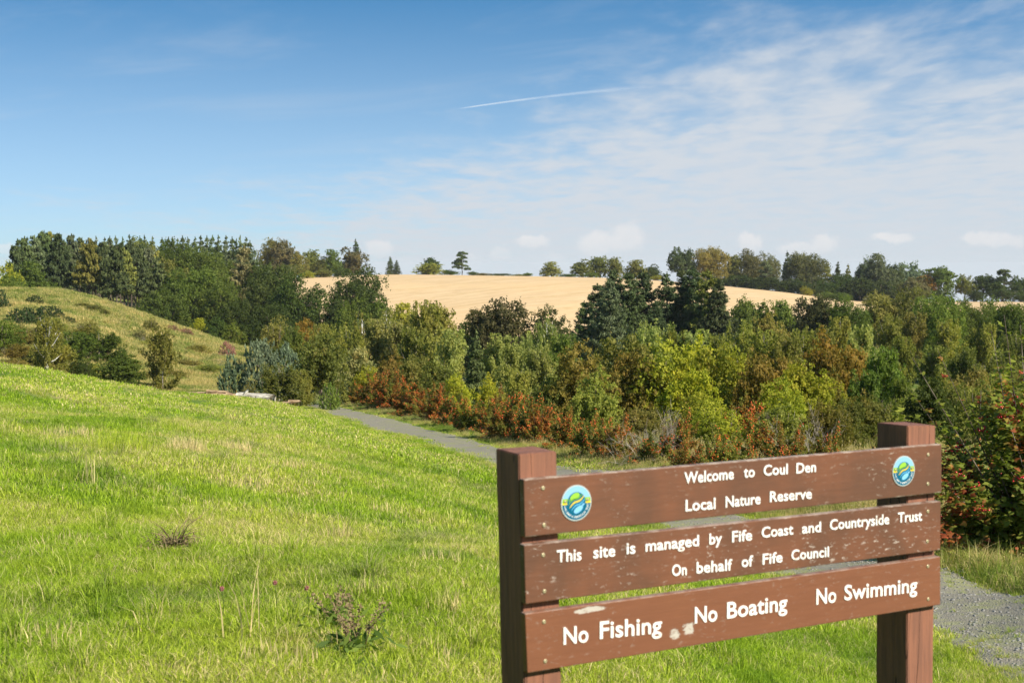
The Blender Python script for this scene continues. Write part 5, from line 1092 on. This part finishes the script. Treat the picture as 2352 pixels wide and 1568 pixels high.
# painted wood
def wood(name, base, dark, worn, edge=1.0, chips=1.0, patches=()):
    m_, nn = new_mat(name); uv = nn.new('ShaderNodeUVMap').outputs[0]; u, v, _ = nn.sep(uv)
    oc = nn.new('ShaderNodeTexCoord').outputs['Object']
    st = nn.vmath('MULTIPLY', oc, (3.0, 12, 26)); gr = nn.noise(st, 3.0, 6, .65, .5); bl = nn.noise(oc, 3.5, 4, .55)
    c = nn.mix(nn.ramp(bl, .35, .65), base, dark); c = nn.mix(nn.math('MULTIPLY', gr, .6), c, tuple(x * .5 for x in dark[:3]) + (1,))
    ch = nn.noise(nn.vmath('MULTIPLY', oc, (1.0, 1, 2.6)), 38, 5, .7, .3); area = nn.noise(oc, 4.2, 3, .55)
    f = nn.math('MULTIPLY', nn.ramp(ch, .57, .65), nn.ramp(area, .42, .6)); f = nn.math('MULTIPLY', f, .7 * chips)
    # worn upper and lower arris
    ev = nn.math('ABSOLUTE', nn.math('SUBTRACT', v, .5)); en = nn.math('ADD', ev, nn.math('MULTIPLY', nn.math('SUBTRACT', nn.noise(oc, 16, 5, .7), .5), .11))
    fe = nn.math('MULTIPLY', nn.ramp(en, .485, .51), .75 * edge); f = nn.math('MAXIMUM', f, fe)
    for (pu, pv, a_, b_) in patches:
        dd = nn.vmath('LENGTH', nn.vmath('MULTIPLY', nn.vmath('SUBTRACT', nn.vmath('ADD', uv, nn.vmath('SCALE', nn.vmath('SUBTRACT', nn.noise(nn.vmath('MULTIPLY', oc, (1, 1, 1.5)), 28, 5, .75, col=True), (.5, .5, .5)), .085)), (pu, pv, 0)), (1 / a_, 1 / b_, 0)), out=1)
        f = nn.math('MAXIMUM', f, nn.math('MULTIPLY', nn.ramp(dd, 1.0, .75), nn.ramp(ch, .35, .5, .55, 1.0)))
    c = nn.mix(f, c, worn)
    hgt = nn.math('SUBTRACT', nn.math('MULTIPLY', gr, .5), nn.math('MULTIPLY', f, .6))
    finish(nn, principled(nn, c, nn.ramp(f, 0, 1, .5, .85, False), .35, hgt, .0012)); return m_
BR1 = (.200, .076, .038, 1); BR2 = (.125, .057, .033, 1); WRN = (.44, .37, .30, 1)
def prism(name, front, thick, parent, mat, bev=.0025, ns=10):
    """front: four (s, z) corners TL, TR, BR, BL at depth n = 0; the board goes back by `thick`"""
    bm = bmesh.new(); uvl = bm.loops.layers.uv.new('UVMap'); (a, b, c, d) = front; rows = []
    for n_ in (0.0, -thick):
        for (P0, P1) in ((a, b), (d, c)):
            rows.append([bm.verts.new(loc(P0[0] + (P1[0] - P0[0]) * i / ns, n_, P0[1] + (P1[1] - P0[1]) * i / ns)) for i in range(ns + 1)])
    ft, fb, bt, bb_ = rows
    for i in range(ns):
        bm.faces.new((fb[i], fb[i + 1], ft[i + 1], ft[i])); bm.faces.new((bt[i], bt[i + 1], bb_[i + 1], bb_[i])); bm.faces.new((ft[i], ft[i + 1], bt[i + 1], bt[i])); bm.faces.new((bb_[i], bb_[i + 1], fb[i + 1], fb[i]))
    bm.faces.new((fb[0], ft[0], bt[0], bb_[0])); bm.faces.new((ft[-1], fb[-1], bb_[-1], bt[-1]))
    bmesh.ops.recalc_face_normals(bm, faces=bm.faces)
    ed = [e for e in bm.edges if len(e.link_faces) == 2 and e.calc_face_angle() > .8]
    bmesh.ops.bevel(bm, geom=ed, offset=bev, segments=2, affect='EDGES', profile=.5)
    zt = lambda s: a[1] + (b[1] - a[1]) * (s - a[0]) / (b[0] - a[0]); zb2 = lambda s: d[1] + (c[1] - d[1]) * (s - d[0]) / (c[0] - d[0])
    for f in bm.faces:
        for l in f.loops:
            s_ = l.vert.co.x; z_ = l.vert.co.z + gz; l[uvl].uv = (s_, (z_ - zb2(s_)) / (zt(s_) - zb2(s_)))
    me = bpy.data.meshes.new(name); bm.to_mesh(me); bm.free(); me.materials.append(mat); return obj(name, me, parent)
BTH = .024
BQ = [((2094.7, 1917.4), (3767, 1775.5), (3767, 1968.6), (2100, 2147.6)), ((2096, 2179), (3764, 2003), (3762, 2198), (2103, 2415)), ((2100, 2453), (3762, 2224), (3762, 2417), (2110, 2691))]
BFR = [[sp(*c) for c in b] for b in BQ]
def bu(px, py, bi):
    s_, z_ = sp(px, py); a, b, c, d = BFR[bi]; t = (s_ - d[0]) / (c[0] - d[0]); zt = a[1] + (b[1] - a[1]) * t; zz_ = d[1] + (c[1] - d[1]) * t
    return s_, (z_ - zz_) / (zt - zz_)
p1 = bu(1950 + 1085 / 1.451, 1650 + 1283 / 1.451, 2); p2 = bu(1950 + 1168 / 1.451, 1650 + 1250 / 1.451, 2); p3 = bu(1950 + 600 / 1.451, 1650 + 1140 / 1.451, 2)
mats = [wood('painted_board', BR1, BR2, WRN, 1.0, .8), wood('painted_board_weathered', BR1, BR2, (.45, .37, .31, 1), .8, 1.2), wood('painted_board_chipped', (.215, .083, .040, 1), BR1, (.42, .38, .33, 1), .45, .35, [(p1[0], p1[1], .024, .11), (p2[0], p2[1], .02, .12), (p3[0], p3[1], .062, .055)])]
boards = []
labs = ['top board with the reserve name and a round badge at each end', 'middle board naming the managing trust', 'bottom board with the three prohibitions and a chipped patch']
for i in range(3):
    b_ = prism('board', BFR[i], BTH, sign, mats[i]); b_['label'] = labs[i]; boards.append(b_)
# posts
def post(tl, tr, bl, br, side_px, name='post'):
    """front face corner pixels (at the plane behind the boards), back-left pixel of the top for the depth"""
    f = [sp(*c, off=-BTH - .001) for c in (tl, tr, br, bl)]
    # depth of the post from its visible left side
    best = None
    for dpt in np.linspace(.06, .2, 141):
        q_ = ORG + nrm * (-BTH - dpt) + sdir * f[0][0]; pr = q_ / q_[1]; r = r4(*side_px)
        e = abs(pr[0] - r[0]); best = (e, dpt) if best is None or e < best[0] else best
    dpt = best[1]; zg = gz - .35
    bm = bmesh.new(); uvl = bm.loops.layers.uv.new('UVMap')
    tls, trs, brs, bls = f; dzl = (tls[0] - bls[0]) / (tls[1] - bls[1]); dzr = (trs[0] - brs[0]) / (trs[1] - brs[1])
    ns = 16; g = random.Random(len(name) + int(tl[0])); R = []
    for i in range(ns + 1):
        t = i / ns
        for (n_, k_) in ((0, 0), (0, 1), (1, 1), (1, 0)):
            top = (tls, trs)[k_]; z_ = top[1] + (zg - top[1]) * t; s_ = top[0] + ((dzl, dzr)[k_]) * (z_ - top[1])
            w_ = .0012 * g.uniform(-1, 1)
            R.append(bm.verts.new(loc(s_ + w_, -BTH - .001 - n_ * dpt, z_ + (.002 * g.uniform(-1, 1) if i == 0 else 0))))
    for i in range(ns):
        for j in range(4): bm.faces.new((R[i * 4 + j], R[i * 4 + (j + 1) % 4], R[i * 4 + 4 + (j + 1) % 4], R[i * 4 + 4 + j]))
    bm.faces.new(R[:4]); bm.faces.new(R[-4:]); bmesh.ops.recalc_face_normals(bm, faces=bm.faces)
    ed = [e for e in bm.edges if len(e.link_faces) == 2 and e.calc_face_angle() > .8]; bmesh.ops.bevel(bm, geom=ed, offset=.003, segments=2, affect='EDGES')
    for fc in bm.faces:
        for l in fc.loops: l[uvl].uv = (l.vert.co.x, .5)
    me = bpy.data.meshes.new(name); bm.to_mesh(me); bm.free(); return me, f, dpt
def postmat(name, base, dark):
    m_, nn = new_mat(name); oc = nn.new('ShaderNodeTexCoord').outputs['Object']
    gr = nn.noise(nn.vmath('MULTIPLY', oc, (26, 26, 1.6)), 1.6, 6, .68, .4); bl = nn.noise(oc, 4, 4, .6)
    cr = nn.noise(nn.vmath('MULTIPLY', oc, (11, 11, .5)), 1.5, 2, .4, .2); crack = nn.ramp(nn.math('ABSOLUTE', nn.math('SUBTRACT', cr, .5)), .0, .007, .8, 0.0)
    c = nn.mix(nn.ramp(gr, .35, .65), base, dark); c = nn.mix(nn.ramp(bl, .6, .75, 0, .5), c, (.10, .055, .035, 1)); c = nn.mix(crack, c, (.02, .012, .01, 1))
    h = nn.math('SUBTRACT', gr, nn.math('MULTIPLY', crack, 1.5)); finish(nn, principled(nn, c, .7, .3, h, .004)); return m_
pm = postmat('stained_post', (.25, .105, .062, 1), (.17, .075, .048, 1))
me, fl_, dl = post((2074, 1815), (2227, 1805), (2096, 2731), (2246, 2731), (1983, 1836)); me.materials.append(pm); pl_ = obj('post', me, sign); pl_['label'] = 'left square post'
me, fr_, dr2 = post((3631, 1704), (3743, 1702), (3627, 2731), (3733, 2731), (3507, 1719)); me.materials.append(pm); pr_ = obj('post', me, sign); pr_['label'] = 'right square post'
print('sign', Y0, Y1, 'gz', gz, 'post depths', dl, dr2)

m_, nn = new_mat('white_lettering'); oc = nn.new('ShaderNodeTexCoord').outputs['Object']; w1_ = nn.noise(oc, 30, 5, .7)
finish(nn, principled(nn, nn.mix(nn.ramp(w1_, .52, .72), (.82, .80, .76, 1), (.56, .49, .42, 1)), .5, .3)); M['white'] = m_
def text_mesh(s, off=.02, size=1.0):
    cu = bpy.data.curves.new('t', 'FONT'); cu.body = s; cu.size = size; cu.offset = off; cu.extrude = .0; cu.resolution_u = 3; cu.space_character = 1.02
    o = bpy.data.objects.new('t', cu); COL.objects.link(o); dg = bpy.context.evaluated_depsgraph_get(); dg.update()
    me = bpy.data.meshes.new_from_object(o.evaluated_get(dg)); bpy.data.objects.remove(o); bpy.data.curves.remove(cu); return me
capref = text_mesh('H'); cz_ = np.array([v.co[:] for v in capref.vertices]); CAP0, CAP1 = cz_[:, 1].min(), cz_[:, 1].max()
def solid(V2, faces, n0, n1, to3):
    """turn a flat outline mesh into a slab between offsets n0 (back) and n1 (front)"""
    bm = bmesh.new(); a = [bm.verts.new(to3(v[0], v[1], n1)) for v in V2]
    for f in faces:
        try: bm.faces.new([a[i] for i in f])
        except ValueError: pass
    bmesh.ops.remove_doubles(bm, verts=bm.verts, dist=1e-5)
    r = bmesh.ops.extrude_face_region(bm, geom=bm.faces[:]); d = Vector(to3(0, 0, n0)) - Vector(to3(0, 0, n1))
    bmesh.ops.translate(bm, verts=[v for v in r['geom'] if isinstance(v, bmesh.types.BMVert)], vec=d)
    bmesh.ops.recalc_face_normals(bm, faces=bm.faces); return bm
def word(s, L_px, R_px, cap_px, board):
    me = text_mesh(s, .014); V2 = np.array([v.co[:2] for v in me.vertices]); Fs = [list(p.vertices) for p in me.polygons]
    a = sp(*L_px); b = sp(*R_px); caph = sp(L_px[0], L_px[1] - cap_px)[1] - a[1]
    x0, x1 = V2[:, 0].min(), V2[:, 0].max(); W_ = math.hypot(b[0] - a[0], b[1] - a[1]); kx_ = W_ / (x1 - x0); ky = caph / (CAP1 - CAP0)
    ux = ((b[0] - a[0]) / W_, (b[1] - a[1]) / W_)
    def to3(x, y, n): 
        X_ = (x - x0) * kx_; Y_ = (y - CAP0) * ky
        return loc(a[0] + ux[0] * X_, n, a[1] + ux[1] * X_ + Y_)
    bm = solid(V2, Fs, -.0005, .0022, to3); m2 = bpy.data.meshes.new('lettering'); bm.to_mesh(m2); bm.free(); m2.materials.append(M['white'])
    o = obj('lettering', m2, board); o['label'] = 'white word ' + s
Ws = [(0, 'Welcome', (2736, 1934), (2933, 1915), 46), (0, 'to', (2974, 1910), (3017, 1906), 44), (0, 'Coul', (3053, 1902), (3149, 1895), 43), (0, 'Den', (3184, 1893), (3262, 1886), 42),
      (0, 'Local', (2741, 2044), (2860, 2034), 46), (0, 'Nature', (2901, 2029), (3040, 2014), 45), (0, 'Reserve', (3078, 2007), (3245, 1993), 43),
      (1, 'This', (2226, 2248), (2324, 2239), 49), (1, 'site', (2372, 2232), (2459, 2223), 48), (1, 'is', (2505, 2215), (2540, 2212), 47), (1, 'managed', (2581, 2205), (2794, 2182), 46), (1, 'by', (2836, 2177), (2886, 2172), 45),
      (1, 'Fife', (2927, 2168), (3006, 2159), 45), (1, 'Coast', (3045, 2150), (3171, 2136), 43), (1, 'and', (3207, 2133), (3282, 2126), 42), (1, 'Countryside', (3318, 2119), (3555, 2094), 42), (1, 'Trust', (3590, 2090), (3686, 2081), 41),
      (1, 'On', (2687, 2303), (2745, 2298), 46), (1, 'behalf', (2785, 2292), (2927, 2279), 46), (1, 'of', (2965, 2267), (3010, 2263), 44), (1, 'Fife', (3049, 2257), (3128, 2246), 43), (1, 'Council', (3164, 2240), (3314, 2225), 42),
      (2, 'No', (2253, 2577), (2352, 2566), 70), (2, 'Fishing', (2398, 2554), (2646, 2529), 70), (2, 'No', (2778, 2492), (2867, 2482), 66), (2, 'Boating', (2907, 2473), (3147, 2439), 66), (2, 'No', (3264, 2417), (3343, 2407), 63), (2, 'Swimming', (3376, 2400), (3667, 2366), 61)]
for (bi, s, l, r, c) in Ws: word(s, l, r, c, boards[bi])
# screws
m_, nn = new_mat('brass_screw'); finish(nn, principled(nn, (.42, .36, .22, 1), .45, .5, metal=.6)); M['screw'] = m_
def screw_mesh():
    V = []; Fc = []; n = 12
    for (r, h) in ((.0062, 0), (.0058, .0012), (.0035, .0022), (.0018, .0012)):
        for j in range(n): V.append((r * math.cos(2 * PI * j / n), -h, r * math.sin(2 * PI * j / n)))
    for i in range(3):
        for j in range(n): Fc.append((i * n + j, i * n + (j + 1) % n, (i + 1) * n + (j + 1) % n, (i + 1) * n + j))
    Fc.append(tuple(3 * n + j for j in range(n))); return mesh_py('screw', V, Fc, [M['screw']], True)
sm = screw_mesh()
for bi, (x, y) in [(0, (322, 437)), (0, (328, 652)), (1, (323, 825)), (1, (330, 1035)), (2, (328, 1212)), (2, (335, 1440))]:
    s_, z_ = sp(1950 + x / 1.451, 1650 + y / 1.451); o = obj('screw', sm, boards[bi]); o.location = loc(s_, .0002, z_)
for bi, (x, y) in [(0, (1106, 243)), (0, (1104, 412)), (1, (1104, 572)), (1, (1101, 745)), (2, (1104, 890)), (2, (1106, 1080))]:
    s_, z_ = sp(2950 + x / 1.45, 1650 + y / 1.45); o = obj('screw', sm, boards[bi]); o.location = loc(s_, .0002, z_)
# badges
def flat(name, col, rough=.35):
    m_, nn = new_mat(name); finish(nn, principled(nn, (*col, 1), rough, .4)); return m_
BM = [flat('badge_rim', (.42, .46, .44)), flat('badge_sky', (.22, .44, .66)), flat('badge_teal', (.0, .10, .18)), flat('badge_green', (.22, .42, .03)), flat('badge_yellow', (.68, .50, .03)), flat('badge_leaf', (.12, .30, .025)), flat('badge_water', (.20, .46, .70)), flat('badge_light_green', (.26, .50, .05)), flat('badge_deep_water', (.08, .32, .56))]
def badge(cx4, cy4, hpx, lab):
    c = sp(cx4, cy4); r = (sp(cx4, cy4 - hpx / 2)[1] - sp(cx4, cy4 + hpx / 2)[1]) / 2
    root = boards[0]; V = []; Fc = []; MI = []
    def poly(pts, lay, mi, side=False):
        b = len(V)
        for (x, y) in pts: V.append(loc(c[0] + x * r, .0025 + lay * .0002, c[1] + y * r))
        Fc.append(tuple(range(b, b + len(pts)))); MI.append(mi)
    def arcp(r1, a0, a1, n=40): return [(r1 * math.cos(a0 + (a1 - a0) * i / n), r1 * math.sin(a0 + (a1 - a0) * i / n)) for i in range(n + 1)]
    n = 56; rim = [(math.cos(2 * PI * i / n), math.sin(2 * PI * i / n)) for i in range(n)]
    poly(rim, 0, 0); b = len(V)
    for (x, y) in rim: V.append(loc(c[0] + x * r, -.0005, c[1] + y * r))
    for i in range(n): Fc.append((i, (i + 1) % n, b + (i + 1) % n, b + i)); MI.append(0)
    R_ = .94
    poly(arcp(R_, math.asin(.28 / R_), PI - math.asin(.28 / R_)), 1, 1)
    poly(arcp(R_, -PI + math.asin(.06 / R_), -math.asin(.06 / R_)), 1, 2)
    def band(y0, y1, mi):
        x1_, x0_ = math.sqrt(R_ * R_ - y1 * y1), math.sqrt(R_ * R_ - y0 * y0)
        poly([(-x0_, y0), (x0_, y0), (x1_, y1), (-x1_, y1)], 1, mi)
    band(.04, .28, 3); band(-.06, .04, 4)
    poly([(.61 * math.cos(2 * PI * i / 40), .61 * math.sin(2 * PI * i / 40)) for i in range(40)], 2, 2)
    def rotp(pts, a): return [(x * math.cos(a) - y * math.sin(a), x * math.sin(a) + y * math.cos(a)) for x, y in pts]
    def blob(cx, cy, a_, b_, rot_, mi): poly([(cx + x, cy + y) for x, y in rotp([(a_ * math.cos(2 * PI * i / 24), b_ * math.sin(2 * PI * i / 24)) for i in range(24)], rot_)], 3, mi)
    blob(-.11, .36, .33, .18, .42, 7); blob(.13, -.37, .33, .16, .5, 6)
    def sw(x0_, y0_, x1_, y1_, th, mi, amp=.075):
        up = []; dn = []
        for i in range(21):
            t = i / 20; x = x0_ + (x1_ - x0_) * t; y = y0_ + (y1_ - y0_) * t + amp * math.sin(2 * PI * t); h = th * min(1, math.sin(PI * min(max(t, .04), .96)) ** .4) * (1 - .25 * math.sin(PI * t))
            up.append((x - .3 * h, y + h)); dn.append((x + .3 * h, y - h))
        poly(dn + up[::-1], 3, mi)
    sw(-.53, -.06, .38, .50, .055, 5); sw(-.44, -.24, .50, .38, .058, 4); sw(-.32, -.40, .55, .20, .052, 8); blob(-.46, .18, .09, .04, .5, 5); blob(.44, -.12, .12, .045, .6, 6)
    me = mesh_py('badge', V, Fc, BM); me.polygons.foreach_set('material_index', MI)
    bo = obj('badge', me, root); bo['label'] = lab
    # lettering round the lower arc
    txt = 'FIFE COAST & COUNTRYSIDE TRUST'; me_all = bmesh.new(); N_ = len(txt); a0 = math.radians(188); a1 = math.radians(352)
    for i, ch in enumerate(txt):
        if ch == ' ': continue
        tm = text_mesh(ch, .003, .15); V2 = np.array([v.co[:2] for v in tm.vertices]); mx_ = (V2[:, 0].max() + V2[:, 0].min()) / 2; a = a0 + (a1 - a0) * (i + .5) / N_
        vs = []
        for x, y in V2:
            x = (x - mx_) * .72; rr = .83 - y; aa = a + x / .77; vs.append(me_all.verts.new(loc(c[0] + rr * math.cos(aa) * r, .0025 + .0006, c[1] + rr * math.sin(aa) * r)))
        for p in tm.polygons:
            try: me_all.faces.new([vs[j] for j in p.vertices])
            except ValueError: pass
    m2 = bpy.data.meshes.new('badge_lettering'); me_all.to_mesh(m2); me_all.free(); m2.materials.append(M['white']); obj('badge_lettering', m2, root)
    for sx_ in (-.74, .74):
        o = obj('badge_pin', sm, root); o.location = loc(c[0] + sx_ * r, .0031, c[1] + .13 * r); o.scale = (.7, .7, .7)
badge(2303.5, 2009.7, 143, 'round badge at the left end of the top board'); badge(3612.8, 1882.4, 121, 'round badge at the right end of the top board')

# ------------------------------------------------------------------ vapour trail high in the sky
m_, nn = new_mat('vapour'); lw = nn.new('ShaderNodeLayerWeight'); lw.inputs[0].default_value = .5
uvx = nn.new('ShaderNodeAttribute', attribute_name='tint').outputs['Fac']; oc = nn.new('ShaderNodeNewGeometry').outputs['Position']
al = nn.math('MULTIPLY', nn.math('POWER', nn.math('SUBTRACT', 1.0, lw.outputs['Facing']), 1.6), uvx); al = nn.math('MULTIPLY', al, nn.ramp(nn.noise(oc, .0016, 5, .6), .3, .6, .45, 1.0))
df = nn.new('ShaderNodeBsdfDiffuse'); df.inputs[0].default_value = (.9, .9, .9, 1); tl = nn.new('ShaderNodeBsdfTranslucent'); tl.inputs[0].default_value = (.9, .9, .9, 1); tp = nn.new('ShaderNodeBsdfTransparent')
m1 = nn.new('ShaderNodeMixShader'); m1.inputs[0].default_value = .5; nn.l.new(df.outputs[0], m1.inputs[1]); nn.l.new(tl.outputs[0], m1.inputs[2])
m2 = nn.new('ShaderNodeMixShader'); nn.l.new(al, m2.inputs[0]); nn.l.new(tp.outputs[0], m2.inputs[1]); nn.l.new(m1.outputs[0], m2.inputs[2]); finish(nn, m2.outputs[0])
TV = []; TF = []; TT = []; nn_ = 18; ks = 60
for i in range(ks):
    t = i / (ks - 1); x = 1046 + (1490 - 1046) * t; y = 251 - 52 * t - 4 * math.sin(PI * t); Yd = 24000; p = Vector(at(x, y, Yd)); r = (1.5 + 3.6 * t) / F * Yd
    p2 = Vector(at(x + 5, y - .6, Yd)); d = (p2 - p).normalized(); a_ = Vector((0, 1, 0)); b_ = d.cross(a_).normalized()
    for j in range(nn_): w_ = 2 * PI * j / nn_; TV.append(p + (a_ * math.cos(w_) + b_ * math.sin(w_)) * r)
for i in range(ks - 1):
    t = i / (ks - 1); f_ = min(1, t * 12) * (1 - t) ** .8
    for j in range(nn_): TF.append((i * nn_ + j, i * nn_ + (j + 1) % nn_, (i + 1) * nn_ + (j + 1) % nn_, (i + 1) * nn_ + j)); TT.append(.34 * f_)
obj('vapour_trail', mesh_py('vapour_trail', TV, TF, [m_], True, TT), label='thin white vapour trail slanting up across the blue sky', cat='vapour trail')
# ------------------------------------------------------------------ thin summer haze
hz_ = bmesh.new(); bmesh.ops.create_cube(hz_, size=1.0)
for v in hz_.verts: v.co = Vector((v.co.x * 18600, v.co.y * 18600, -480 if v.co.z < 0 else 22))
me = bpy.data.meshes.new('haze'); hz_.to_mesh(me); hz_.free()
m_ = bpy.data.materials.new('haze'); m_.use_nodes = True; m_.node_tree.nodes.clear(); nn = N(m_.node_tree)
pv = nn.new('ShaderNodeVolumePrincipled'); pv.inputs['Density'].default_value = 0.00006; pv.inputs['Color'].default_value = (.9, .95, 1, 1)
o_ = nn.new('ShaderNodeOutputMaterial'); nn.l.new(pv.outputs[0], o_.inputs['Volume']); me.materials.append(m_); obj('haze', me, kind='stuff')
